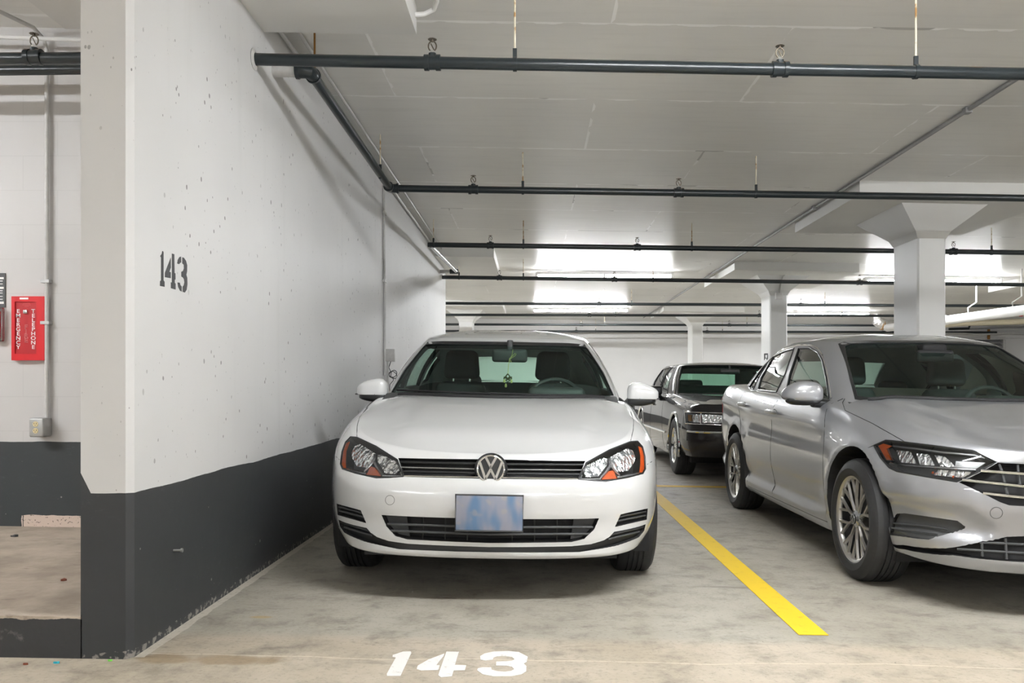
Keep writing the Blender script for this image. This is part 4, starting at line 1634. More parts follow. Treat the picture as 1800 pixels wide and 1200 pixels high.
    def arches(self):
        S = self.S
        for y in S['axles']:
            for sx in (1, -1):
                mb = MB()
                xi, xo = S['arch'][1], 1.3
                mb.lathe([(0.0, 0.0), (S['arch'][0], 0.0), (S['arch'][0], xo - xi), (0.0, xo - xi)], (xi * sx, y, S['arch'][2]), (sx, 0, 0), 48)
                me = clean_mesh(mb.v, mb.f, 'cut')
                me.materials.append(M_MATTB)
                self.cut_b.append(me)

    def finish(self, panels=True):
        """cut openings and the cabin, split the skin into body, bonnet, doors and bumpers"""
        S = self.S
        for me in (self.body0, self.gh0):
            me.materials.clear()
            me.materials.append(self.paint)
        c0, c1 = S['cabin'][0], S['cabin'][1]
        mb = MB()
        xw = S['cabin'][2]
        mb.add([(x, y, z) for z in (0.30, 1.3) for x, y in ((-xw, c0), (xw, c0), (xw, c1), (-xw, c1))],
               [(0, 3, 2, 1), (4, 5, 6, 7), (0, 1, 5, 4), (1, 2, 6, 5), (2, 3, 7, 6), (3, 0, 4, 7)])
        cab = clean_mesh(mb.v, mb.f, 'cut')
        for p in cab.polygons:
            p.use_smooth = False
        cab.materials.append(S.get('lining', M_CHAR))
        inner = clean_mesh(*greenhouse(S, 0.028, 0.028), 'cut')
        inner.materials.append(S.get('liner', M_LINER))
        b = boolean(self.body0.copy(), self.cut_b + [cab], 'body')
        g = boolean(self.gh0.copy(), self.cut_g + [inner], 'roof')
        pieces = [('roof', g, [self.sg])]
        rest = b
        for name, outline, mode, test in S.get('panels', []):
            taken, rest = self.split(rest, outline, mode, test)
            if taken and len(taken.polygons):
                pieces.append((name, taken, [self.sb]))
        pieces.append(('body', rest, [self.sb]))
        made = {}
        for name, me, surfs in pieces:
            fix_normals(me, surfs)
            o = link(name, me, self.root)
            made.setdefault(name, []).append(o)
        return made

    def split(self, me, outline, mode, test):
        ax = {'top': Vector((0, 0, 1)), 'left': Vector((1, 0, 0)), 'front': Vector((0, 1, 0))}[mode]
        pick = {'top': lambda c: (c.x, c.y), 'left': lambda c: (c.y, c.z), 'front': lambda c: (c.x, c.z)}[mode]
        put = {'top': lambda u, v: Vector((u, v, 0)), 'left': lambda u, v: Vector((0, u, v)), 'front': lambda u, v: Vector((u, 0, v))}[mode]
        bm = bmesh.new()
        bm.from_mesh(me)
        n = len(outline)
        for i in range(n):
            a, b2 = Vector(outline[i]), Vector(outline[(i + 1) % n])
            d = (b2 - a)
            L = d.length
            d.normalize()
            nn = Vector((-d.y, d.x))
            fs = []
            for f in bm.faces:
                c = f.calc_center_median()
                if not test(c, f.normal):
                    continue
                us = [Vector(pick(v.co)) - a for v in f.verts]
                al = [u.dot(d) for u in us]
                ac = [u.dot(nn) for u in us]
                if max(al) > -1e-4 and min(al) < L + 1e-4 and min(ac) < -1e-5 and max(ac) > 1e-5:
                    fs.append(f)
            if fs:
                geom = list(set(fs) | {e for f in fs for e in f.edges} | {v for f in fs for v in f.verts})
                bmesh.ops.bisect_plane(bm, geom=geom, dist=1e-5, plane_co=put(a.x, a.y), plane_no=put(nn.x, nn.y).normalized())
        sel = [f for f in bm.faces if test(f.calc_center_median(), f.normal) and inside(pick(f.calc_center_median()), outline)]
        if not sel:
            bm.free()
            return None, me
        res = []
        for keep in (True, False):
            b2 = bm.copy()
            b2.faces.ensure_lookup_table()
            idx = {f.index for f in sel}
            bm.faces.index_update()
            idx = {f.index for f in sel}
            dele = [b2.faces[f.index] for f in bm.faces if (f.index in idx) != keep]
            bmesh.ops.delete(b2, geom=dele, context='FACES')
            m2 = bpy.data.meshes.new(me.name)
            b2.to_mesh(m2)
            b2.free()
            for mt in me.materials:
                m2.materials.append(mt)
            res.append(m2)
        bm.free()
        return res

    # --- wheels, mirrors, seats
    def wheel(self, x, y, r, w, rim, side, style, rim_mat=None, face_mat=None, z=None):
        z = r - 0.006 if z is None else z
        c = Vector((x, y, z))
        a = Vector((side, 0, 0))
        prof = [(rim, -w / 2 + 0.01), (rim + 0.012, -w / 2 - 0.004), (rim + (r - rim) * 0.45, -w / 2 - 0.012), (r - 0.03, -w / 2 - 0.004), (r - 0.010, -w / 2 + 0.012), (r - 0.002, -w / 2 + 0.03)]
        tread = []
        k = 5
        for i in range(k):
            u0 = -w / 2 + 0.035 + (w - 0.07) * i / k
            u1 = -w / 2 + 0.035 + (w - 0.07) * (i + 1) / k
            tread += [(r, u0 + 0.004), (r, u1 - 0.004), (r - 0.007, u1 - 0.003), (r - 0.007, u1 + 0.003)]
        prof += tread[:-2]
        prof += [(r - 0.002, w / 2 - 0.03), (r - 0.010, w / 2 - 0.012), (r - 0.03, w / 2 + 0.004), (rim + (r - rim) * 0.45, w / 2 + 0.012), (rim + 0.012, w / 2 + 0.004), (rim, w / 2 - 0.01)]
        tyre = MB().lathe(prof, c, a, 64).build('wheel', M_RUBBER, self.root, smooth=25)
        rm = rim_mat or M_RIM
        dk = face_mat or M_RIMD
        MB().lathe([(rim - 0.012, w / 2 - 0.03), (rim - 0.012, w / 2 - 0.016), (rim - 0.006, w / 2 - 0.008), (rim + 0.006, w / 2 - 0.002), (rim + 0.008, w / 2 - 0.008)], c, a, 64).build('rim', rm, tyre, smooth=40)
        MB().lathe([(0.0, w / 2 - 0.075), (rim - 0.012, w / 2 - 0.085), (rim - 0.010, w / 2 - 0.02), (rim + 0.002, w / 2 - 0.03), (rim - 0.002, -w / 2 + 0.02), (0, -w / 2 + 0.02)], c, a, 48).build('barrel', dk, tyre, smooth=40)
        up = Vector((0, 0, 1))
        fw = Vector((0, -side, 0))
        sp = MB()

        def pr(rad, ang, h):
            return c + a * h + (up * cos(ang) + fw * sin(ang)) * rad

        def spoke(r0, a0, r1, a1, w0, w1, h0, h1):
            p0, p1 = pr(r0, a0, 0), pr(r1, a1, 0)
            d = (p1 - p0).normalized()
            s = d.cross(a).normalized()
            vs = []
            for p, ww, h in ((p0, w0, h0), (p1, w1, h1)):
                vs += [p - s * ww / 2 + a * h, p + s * ww / 2 + a * h, p + s * ww * 0.7 + a * (h - 0.012), p - s * ww * 0.7 + a * (h - 0.012)]
            sp.add(vs, [(0, 1, 5, 4), (1, 2, 6, 5), (2, 3, 7, 6), (3, 0, 4, 7), (0, 3, 2, 1), (4, 5, 6, 7)])

        hf = w / 2 - 0.012
        if style == 'y10':
            for i in range(10):
                A = 2 * pi * i / 10 + 0.05
                spoke(0.03, A, 0.115, A, 0.013, 0.011, hf - 0.012, hf - 0.008)
                for s2 in (-1, 1):
                    spoke(0.112, A, rim - 0.004, A + s2 * 0.165, 0.011, 0.012, hf - 0.008, hf)
        elif style == 'wire':
            for i in range(24):
                A = 2 * pi * i / 24
                spoke(0.05, A, rim - 0.02, A + 0.06, 0.006, 0.014, hf + 0.005, hf - 0.004)
            sp.lathe([(rim - 0.03, hf - 0.012), (rim - 0.015, hf + 0.004), (rim - 0.002, hf - 0.002)], c, a, 48)
        else:
            for i in range(5):
                A = 2 * pi * i / 5
                for s2 in (-0.14, 0.14):
                    spoke(0.03, A + s2, rim - 0.004, A + s2 * 1.2, 0.03, 0.04, hf - 0.012, hf)
        sp.build('spoke', rm, tyre, smooth=30, kind='stuff')
        cap = MB().lathe([(0.0, hf + 0.002), (0.024, hf + 0.001), (0.03, hf - 0.004), (0.046, hf - 0.010), (0.05, hf - 0.03)], c, a, 32).build('hub_cap', M_SILV if style != 'wire' else M_CHROME, tyre)
        return tyre, c + a * (hf + 0.002)

    def ellipsoidish(self, c, s, power=2.6, n=24, m=16, shear=None, squash=None):
        vs, rows = [], []
        for j in range(m + 1):
            ph = -pi / 2 + pi * j / m
            r = []
            for i in range(n):
                th = 2 * pi * i / n
                f = lambda q: math.copysign(abs(q) ** (2 / power), q)
                p = Vector((s[0] * f(cos(ph)) * f(cos(th)), s[1] * f(cos(ph)) * f(sin(th)), s[2] * f(sin(ph))))
                if shear:
                    p = shear(p)
                r.append(tuple(p + Vector(c)))
            rows.append(r)
        return grid_mesh(rows)

    def seats(self, front, rear_y, w=0.27, hz=1.20, mat=None, hr=(0.135, 0.055, 0.105)):
        mat = mat or M_SEAT
        for x, y in front:
            s = MB()
            s.rbox((x, y - 0.22, 0.50), (w * 1.9, 0.52, 0.16), 0.06)
            R = Matrix.Rotation(radians(-16), 4, 'X')
            vs = s.rbox((x, y + 0.07, 0.77), (w * 1.75, 0.14, 0.56), 0.065, rot=R, taper=0.82)
            o = s.build('seat', mat, self.root)
            h = MB().rbox((x, y + 0.17, hz), (hr[0] * 2, hr[1] * 2, hr[2] * 2), 0.045, 4, taper=0.86).build('headrest', mat, o)
            MB().tube([(x - 0.06, y + 0.15, hz - 0.2), (x - 0.06, y + 0.165, hz)], 0.006, 8).tube([(x + 0.06, y + 0.15, hz - 0.2), (x + 0.06, y + 0.165, hz)], 0.006, 8).build('headrest_post', M_CHROME, o)
        if rear_y:
            s = MB()
            s.rbox((0, rear_y - 0.22, 0.48), (1.22, 0.5, 0.16), 0.06)
            s.rbox((0, rear_y + 0.08, 0.72), (1.22, 0.14, 0.52), 0.06, rot=Matrix.Rotation(radians(-20), 4, 'X'))
            o = s.build('rear_seat', mat, self.root)
            for x in (-0.36, 0.36):
                MB().rbox((x, rear_y + 0.2, 1.02), (0.26, 0.10, 0.17), 0.045, 4, taper=0.85).build('headrest', mat, o)

    def dash(self, y0, z, depth, xw, wheel_x, mat=None):
        mat = mat or M_CHAR
        prof = [(y0 - 0.25, z - 0.06), (y0, z), (y0 + depth * 0.55, z + 0.005), (y0 + depth, z - 0.05), (y0 + depth, z - 0.30), (y0 - 0.2, z - 0.32)]
        mb = MB().prism([(-xw, y, zz) for y, zz in prof], (2 * xw, 0, 0))
        mb.rbox((wheel_x, y0 + depth * 0.75, z + 0.01), (0.36, 0.24, 0.09), 0.04)
        d = mb.build('dashboard', mat, self.root, smooth=35)
        c = Vector((wheel_x, y0 + depth + 0.12, z - 0.06))
        ring = [c + Vector((0.185 * cos(a), 0.185 * sin(a) * sin(radians(25)), 0.185 * sin(a) * cos(radians(25)))) for a in [2 * pi * k / 36 for k in range(36)]]
        st = MB().tube(ring, 0.014, 8, closed=True)
        st.tube([c + Vector((-0.18, 0, 0)), c + Vector((0.18, 0, 0))], 0.02, 8).tube([c, c + Vector((0, -0.06, -0.17))], 0.02, 8).rbox(c, (0.14, 0.05, 0.11), 0.02)
        st.tube([c, c + Vector((0, -0.2, -0.05))], 0.03, 8)
        st.build('steering_wheel', mat, self.root)
        return d


def emblem(car, c, n, R, parent=None, dark=M_BLACKT, chrome=M_CHROME, name='emblem'):
    """chrome ring with a V over a W"""
    n = Vector(n).normalized()
    right = Vector((0, 0, 1)).cross(n)
    if right.length < 1e-3:
        right = Vector((1, 0, 0))
    right.normalize()
    # seen from outside, x to the viewer's right
    right = -right if n.cross(right).z < 0 else right
    up = n.cross(right).normalized()
    c = Vector(c)
    base = MB().lathe([(0.0, 0.004), (R * 0.9, 0.004), (R * 1.0, 0.0), (R * 1.0, -0.012)], c, n, 40).build(name, dark, parent or car.root)
    P = lambda x, y, h: c + right * (x * R) + up * (y * R) + n * h
    mb = MB()
    ring = [P(0.94 * cos(a), 0.94 * sin(a), 0.004) for a in [2 * pi * k / 48 for k in range(48)]]
    mb.tube(ring, R * 0.075, 8, closed=True)

    def stroke(pts, wd):
        for (x0, y0), (x1, y1) in zip(pts[:-1], pts[1:]):
            d = Vector((x1 - x0, y1 - y0)).normalized()
            s = Vector((-d.y, d.x)) * wd / 2
            e = d * wd * 0.22
            q = [(x0 - e.x + s.x, y0 - e.y + s.y), (x0 - e.x - s.x, y0 - e.y - s.y), (x1 + e.x - s.x, y1 + e.y - s.y), (x1 + e.x + s.x, y1 + e.y + s.y)]
            vs = [P(a, b, 0.002) for a, b in q] + [P(a * 0.985, b * 0.985, 0.009) for a, b in q]
            mb.add(vs, [(4, 5, 6, 7), (0, 1, 5, 4), (1, 2, 6, 5), (2, 3, 7, 6), (3, 0, 4, 7), (0, 3, 2, 1)])

    stroke([(-0.36, 0.82), (0.0, 0.14), (0.36, 0.82)], 0.17)
    stroke([(-0.78, 0.46), (-0.36, -0.72), (0.0, -0.02), (0.36, -0.72), (0.78, 0.46)], 0.17)
    mb.build('chrome_monogram', chrome, base, smooth=30)
    return base


# ------------------------------------------------------------------ the white hatchback
def K(crop, s, pts):
    """points read off an enlarged crop of the photograph: crop origin, scale"""
    return [(crop[0] + x / s, crop[1] + y / s) for x, y in pts]


CR4, S4 = (870, 730), 4.137
CR8, S8 = (1000, 750), 4.618

G = dict(
    plan=[(0, 0), (0.22, 0.008), (0.45, 0.042), (0.62, 0.108), (0.745, 0.225), (0.812, 0.38), (0.846, 0.56), (0.862, 0.80), (0.866, 1.10), (0.867, 1.6), (0.868, 2.4),
          (0.866, 3.2), (0.85, 3.75), (0.80, 4.06), (0.60, 4.20), (0.3, 4.245), (0, 4.255)],
    zs=[(0, 0.690), (0.1, 0.705), (0.225, 0.745), (0.38, 0.785), (0.6, 0.835), (0.86, 0.872), (1.2, 0.925), (1.5, 0.945), (2.4, 0.975), (3.4, 1.01), (3.9, 1.03), (4.255, 1.0)],
    zb=[(0, 0.212), (0.35, 0.235), (0.6, 0.235), (1.3, 0.20), (3.0, 0.21), (3.8, 0.26), (4.255, 0.30)],
    front=[(0.2, 0.06), (0.235, 0.025), (0.27, 0.03), (0.30, 0.022), (0.36, 0.02), (0.43, 0.004), (0.50, 0.0), (0.56, 0.016), (0.59, 0.04), (0.63, 0.07), (0.68, 0.10), (0.74, 0.15), (0.80, 0.2)],
    rear=[(0.25, 0.08), (0.35, 0.01), (0.5, 0.0), (0.62, 0.02), (0.75, 0.06), (0.9, 0.10), (1.03, 0.15)],
    side_f=[(0, 0.07), (0.12, 0.03), (0.3, 0.006), (0.5, 0.0), (0.64, 0.003), (0.75, 0.012), (0.84, 0.030), (0.92, 0.060), (0.97, 0.090), (1.0, 0.13)],
    side_m=[(0, 0.07), (0.1, 0.04), (0.25, 0.018), (0.45, 0.0), (0.62, 0.0), (0.76, 0.012), (0.86, 0.03), (0.95, 0.06), (0.985, 0.085), (1.0, 0.11)],
    blend=(1.0, 1.9),
    zc=[(0, 0.668), (0.10, 0.688), (0.2, 0.722), (0.35, 0.772), (0.5, 0.811), (0.8, 0.878), (1.1, 0.932), (1.3, 0.955), (2.4, 1.02), (3.9, 1.06), (4.255, 1.03)],
    spine=(0.78, 3.8),
    crown_side=Table([(0, 0), (0.05, 0.32), (0.12, 0.62), (0.2, 0.78), (0.4, 0.90), (0.7, 0.98), (1, 1)]),
    crown_front=Table([(0, 0), (0.04, 0.13), (0.10, 0.24), (0.3, 0.50), (0.6, 0.78), (1, 1)]),
    gbase=[(0, 1.08), (0.35, 1.11), (0.60, 1.22), (0.705, 1.34), (0.765, 1.65), (0.785, 2.4), (0.78, 3.1), (0.745, 3.65), (0.62, 3.98), (0.3, 4.10), (0, 4.12)],
    gtop=[(0, 1.86), (0.28, 1.875), (0.47, 1.92), (0.535, 2.0), (0.565, 2.2), (0.585, 2.6), (0.58, 3.1), (0.55, 3.5), (0.46, 3.74), (0.25, 3.82), (0, 3.84)],
    gzb=[(1.08, 0.925), (1.34, 0.915), (2.0, 0.935), (3.1, 0.965), (4.12, 1.0)],
    gzt=[(1.86, 1.335), (2.0, 1.34), (2.3, 1.365), (2.8, 1.38), (3.4, 1.37), (3.84, 1.345)],
    gzc=[(1.86, 1.34), (2.2, 1.405), (2.6, 1.435), (3.0, 1.44), (3.5, 1.415), (3.84, 1.36)],
    gspine=(2.35, 3.45), gbulge=(0.035, 0.03),
    dome=lambda x, y: 0.010 * sstep(-0.02, 0.02, 0.40 + 0.19 * y - x) * (1 - sstep(1.1, 1.35, y)) * sstep(0.16, 0.4, y),
    axles=(0.862, 3.49), arch=(0.345, 0.60, 0.315),
    cabin=(1.22, 3.06, 0.76), liner=M_LINER, lining=M_CHAR,
)
# panels of the skin, in the car's own frame
bonnet = [(-0.715, 1.22), (-0.722, 0.9), (-0.735, 0.55), (-0.735, 0.33), (-0.45, 0.08), (0, -0.02), (0.45, 0.08), (0.735, 0.33), (0.735, 0.55), (0.722, 0.9), (0.715, 1.22), (0, 1.25)]
up_face = lambda c, n: n.z > 0.12 and c.z > 0.66
G['panels'] = [
    ('bonnet', bonnet, 'top', up_face),
    ('front_bumper', [(-0.05, 0.1), (0.66, 0.1), (0.62, 0.56), (0.46, 0.665), (-0.05, 0.70)], 'left', lambda c, n: c.y < 0.7),
    ('door', [(1.22, 0.27), (2.24, 0.27), (2.30, 0.6), (2.26, 0.99), (1.40, 0.99), (1.20, 0.75)], 'left', lambda c, n: n.x < -0.4 and c.x < -0.6),
    ('door', [(1.22, 0.27), (2.24, 0.27), (2.30, 0.6), (2.26, 0.99), (1.40, 0.99), (1.20, 0.75)], 'left', lambda c, n: n.x > 0.4 and c.x > 0.6),
    ('door', [(2.25, 0.27), (3.02, 0.27), (3.10, 0.55), (3.30, 0.75), (3.34, 1.03), (2.27, 1.03), (2.31, 0.6)], 'left', lambda c, n: n.x < -0.4 and c.x < -0.6),
    ('door', [(2.25, 0.27), (3.02, 0.27), (3.10, 0.55), (3.30, 0.75), (3.34, 1.03), (2.27, 1.03), (2.31, 0.6)], 'left', lambda c, n: n.x > 0.4 and c.x > 0.6),
    ('rear_bumper', [(3.75, 0.2), (4.4, 0.2), (4.4, 0.62), (3.80, 0.62)], 'left', lambda c, n: c.y > 3.7),
]
g = Car('golf', G, (-0.205, 3.765), radians(-0.05), 'white compact hatchback parked nose out beside the left wall, in bay 143', M_PWHITE)
sb, sg = g.sb, g.sg

# outlines read from the photograph (viewer's right half, mirrored)
head = K(CR8, S8, [(75, 425), (140, 290), (330, 185), (500, 118), (560, 115), (600, 160), (620, 240), (624, 340), (602, 378), (480, 410), (300, 443), (180, 435)])
grille = [(860, 806.5), (889, 807.5), (1029, 809.8), (1016, 842.2), (886, 841.5), (860, 841)]
intake = [(858, 911), (917, 912), (1053, 910.6), (1044, 930.5), (1027, 947), (1005, 952.3), (870, 954.2), (858, 954)]
ventu = K(CR4, S4, [(873, 810), (915, 718), (1112, 675), (1104, 757)])
ventl = K(CR4, S4, [(835, 880), (868, 845), (1096, 790), (1085, 838), (1045, 886), (885, 945), (620, 992), (0, 994), (-60, 993), (-60, 957), (0, 957), (560, 950), (700, 935), (790, 908)])
grille_f, intake_f, ventl_f = g.full_front(grille, sb), g.full_front(intake, sb), g.full_front(ventl, sb)
for ol, d in ((head, 0.085), (ventu, 0.05)):
    g.cutter(ol, sb, 'cam', 'b', 0.06, d, step=8)
for ol, d in ((grille_f, 0.07), (intake_f, 0.08), (ventl_f, 0.035)):
    g.cutter(ol, sb, 'front', 'b', 0.06, d, step=0.022, mirror=False)
g.arches()
wind = [(868, 691.5), (1000, 696), (1072, 697.5), (1079, 695), (1060, 655), (1034, 614), (1030, 610), (1000, 607.5), (895, 605.5), (868, 605.3)]
wind_o = [(872, 698.5), (1000, 701.5), (1091, 703), (1090, 700), (1066, 652), (1041, 609.5), (1037, 606), (1000, 603), (895, 600.8), (880, 600.6)]
fo = g.full_front(wind, sg)
g.cutter(fo, sg, 'front', 'g', 0.05, 0.10, step=0.06, mirror=False)
sidew = [([(1.62, 0.985), (2.20, 0.995), (2.24, 1.335), (2.10, 1.33), (1.90, 1.20)], 'front'), ([(2.32, 0.995), (3.02, 1.01), (3.10, 1.335), (2.36, 1.34)], 'rear'), ([(3.12, 1.015), (3.42, 1.06), (3.46, 1.25), (3.20, 1.31)], 'quarter')]
for ol, _ in sidew:
    g.cutter(ol, sg, 'left', 'g', 0.05, 0.10, step=0.08)
rearw = [(-0.50, 1.07), (0, 1.06), (0.50, 1.07), (0.44, 1.30), (0, 1.315), (-0.44, 1.30)]
g.cutter(rearw, sg, 'rear', 'g', 0.06, 0.12, step=0.1, mirror=False)
made = g.finish()
R = g.root
# glass
def mirror_px(car, pts, surf, mode='cam'):
    """whole outline in the car's front view from a traced right half"""
    loc = [car.hit(surf, u, v, mode)[0] for u, v in pts]
    return loc


def front_outline(car, half, surf):
    loc = [car.hit(surf, u, v, 'cam')[0] for u, v in half]
    r = [(abs(p.x), p.z) for p in loc]
    r = [(x if x > 0.03 else 0.0, z) for x, z in r]
    body_ = [q for q in r if q[0] > 0]
    return body_ + [(-x, z) for x, z in reversed(body_)]


def band(car, outer, inner, surf, name, mat, off=0.002, mirror=True, mode='cam'):
    n = len(outer)
    a = resample_pairs(outer, inner, 12.0 if mode == 'cam' else 0.06)
    V, Fc = [], []
    for u, v in a:
        for q in (u, v):
            l, nn = car.hit(surf, q[0], q[1], mode)
            V.append(l + nn * off)
    k = len(a)
    for i in range(k - 1):
        Fc.append((2 * i, 2 * i + 1, 2 * i + 3, 2 * i + 2))
    out = []
    for sx in ((1, -1) if mirror else (1,)):
        out.append(MB().add([(p.x * sx, p.y, p.z) for p in V], Fc).build(name, mat, car.root, smooth=50))
    return out


def resample_pairs(o, i, step):
    r = []
    for k in range(len(o) - 1):
        a, b = Vector(o[k]), Vector(o[k + 1])
        c, d = Vector(i[k]), Vector(i[k + 1])
        m = max(1, int(math.ceil(max((b - a).length, (d - c).length) / step)))
        for j in range(m):
            r.append((a.lerp(b, j / m), c.lerp(d, j / m)))
    r.append((Vector(o[-1]), Vector(i[-1])))
    return r


g.patch('windshield', fo, sg, 'front', M_GLASS, off=-0.006, thick=0, step=0.09, mirror=False)
band(g, wind_o, wind, sg, 'windshield_trim', M_BLACKT, 0.0015)
for ol, nm in sidew:
    g.patch('side_window', ol, sg, 'left', M_GLASS, off=-0.005, thick=0, step=0.09)
g.patch('rear_window', rearw, sg, 'rear', M_GLASS, off=-0.005, thick=0, step=0.1, mirror=False)
# headlights: bowl, reflectors, indicator, amber marker, clear cover
bowls = g.patch('headlight', head, sb, 'cam', M_CHAR, off=-0.075, thick=0.004, step=8)
rim_in = []
for side, b in zip((1, -1), bowls):
    pass
def sub(objs, name, outline, mat, off, thick=0.004, step=5.0, car=None, surf=None):
    made_ = (car or g).patch(name, outline, surf or sb, 'cam', mat, off=off, thick=thick, step=step)
    for o, p in zip(made_, objs):
        o.parent = p
    return made_


sub(bowls, 'reflector', K(CR8, S8, [(345, 225), (400, 192), (500, 142), (548, 165), (574, 225), (562, 275), (512, 338), (400, 342), (372, 285)]), M_REFL, -0.030)
sub(bowls, 'reflector', K(CR8, S8, [(128, 330), (160, 288), (300, 222), (332, 235), (326, 292), (252, 378), (160, 382), (134, 352)]), M_REFL, -0.030)
sub(bowls, 'turn_signal', K(CR8, S8, [(272, 412), (330, 348), (375, 338), (402, 405)]), M_AMBER, -0.018)
sub(bowls, 'amber_marker', K(CR8, S8, [(572, 150), (600, 165), (617, 240), (620, 338), (602, 368), (582, 368), (590, 300), (592, 230)]), M_AMBER, -0.006)
for ln in ([(345, 240), (350, 300), (375, 335), (425, 385)], [(350, 300), (320, 350), (262, 410)], [(90, 412), (262, 412)], [(402, 402), (580, 372)], [(110, 380), (95, 412)]):
    bs = g.bar('bezel', K(CR8, S8, ln), sb, 'cam', M_SILV, off=-0.016, r=0.0065)
    for o, p in zip(bs, bowls):
        o.parent = p
sub(bowls, 'lens', head, M_LENS, -0.001, 0.0, 8)
rims = g.bar('rim', head + head[:1], sb, 'cam', M_BLACKT, off=-0.002, r=0.004)
for o, p in zip(rims, bowls):
    o.parent = p
# grille: dark back, slats, chrome strip
gr = g.patch('grille', grille_f, sb, 'front', M_MATTB, off=-0.05, thick=0.004, mirror=False, step=0.025)
def child_bars(objs, name, lines, mat, off, r, car=None):
    for ln in lines:
        bs = (car or g).bar(name, ln, (car or g).sb, 'cam', mat, off=off, r=r)
        for q, o in enumerate(bs):
            o.parent = objs[q % len(objs)]


child_bars(gr, 'chrome_strip', [[(860, 838.8), (886, 839), (1016, 840.6)]], M_CHROME, -0.003, 0.0052)
child_bars(gr, 'slat', [[(862, 823), (888, 823.6), (1024, 824.6)]], M_SILV, -0.008, 0.0042)
child_bars(gr, 'slat', [[(862, 813.5), (1027, 815)], [(862, 830), (1022, 831.5)]], M_BLACKT, -0.012, 0.007)
inn = g.patch('lower_intake', intake_f, sb, 'front', M_MATTB, off=-0.06, thick=0.004, mirror=False, step=0.025)
child_bars(inn, 'slat', [[(858, 926.5), (918, 927.2), (1043, 927)], [(858, 939.5), (1037, 938.8)]], M_CHAR, -0.008, 0.0060)
child_bars(inn, 'slat', [[(900, 912), (900, 953)], [(940, 912), (940, 953)], [(980, 912), (980, 953)]], M_BLACKT, -0.02, 0.003)
inb = g.patch('intake_block', [(1012, 912), (1052, 911.5), (1043, 930), (1026, 946), (1005, 951)], sb, 'cam', M_CHAR, off=-0.03, thick=0.004, step=9)
for o in inb:
    o.parent = inn[0]
vu = g.patch('side_vent', ventu, sb, 'cam', M_BLACKT, off=-0.022, thick=0.004, step=6)
child_bars(vu, 'slat', [K(CR4, S4, [(900, 745), (1108, 700)]), K(CR4, S4, [(888, 775), (1106, 730)])], M_CHAR, -0.010, 0.005)
vl = g.patch('lower_lip', ventl_f, sb, 'front', M_BLACKT, off=-0.018, thick=0.004, mirror=False, step=0.022)
child_bars(vl, 'slat', [K(CR4, S4, [(855, 868), (1092, 812)]), K(CR4, S4, [(830, 905), (1060, 850)])], M_CHAR, -0.010, 0.005)
# badge
ec, en = g.hit(sb, 863.8, 823.5, 'cam')
ec.x = 0
en.x = 0
en = Vector((0, -0.985, 0.17))
emblem(g, ec - Vector((0, 0.022, 0)), en, 0.0655)
MB().lathe([(0.0, -0.004), (0.069, -0.004), (0.076, -0.012), (0.078, -0.03), (0.078, -0.09)], ec - Vector((0, 0.022, 0)), en, 40).build('emblem_surround', M_BLACKT, R)
# number plate, its characters blurred out in the photograph
pc = g.hit(sb, 858.5, 899, 'cam')[0]
pc = Vector((0.0, -0.035, pc.z))
pl = MB().rbox(pc, (0.304, 0.012, 0.160), 0.005).build('license_plate', M_PLATE, R)
fr = [pc + Vector((sx * 0.1535, -0.004, sz * 0.0815)) for sx, sz in ((-1, -1), (1, -1), (1, 1), (-1, 1))]
MB().tube(fr, 0.004, 8, closed=True).build('plate_frame', M_CHAR, pl)
MB().box(pc + Vector((-0.1, 0.0, -0.05)), pc + Vector((0.1, 0.07, 0.05))).build('plate_bracket', M_BLACKT, pl, smooth=None)
# tow eye cover, panel gaps
circ = [(685.3 + 8 * cos(a), 878.7 + 8.4 * sin(a)) for a in [2 * pi * k / 20 for k in range(21)]]
tow_hits = g.line3(circ, sb, 'cam', -0.0004, 4)
gap = [([(x, y) for x, y in bonnet[7:11]], sb, 'top', True), (K((870, 570), 5.217, [(1245, 1065), (1268, 965), (1272, 885), (1245, 800)]), sb, 'cam', True), ([(1137.5, 816), (1152, 807)], sb, 'cam', True)]
gap += [([(1.22, 0.27), (1.20, 0.75), (1.36, 0.93)], sb, 'left', True), ([(2.24, 0.27), (2.30, 0.6), (2.26, 0.96)], sb, 'left', True), ([(3.02, 0.27), (3.10, 0.55), (3.30, 0.75), (3.34, 0.98)], sb, 'left', True)]
g.seams(gap[1:])
MB().tube(tow_hits, 0.0012, 6).build('tow_cover', M_CHAR, R)
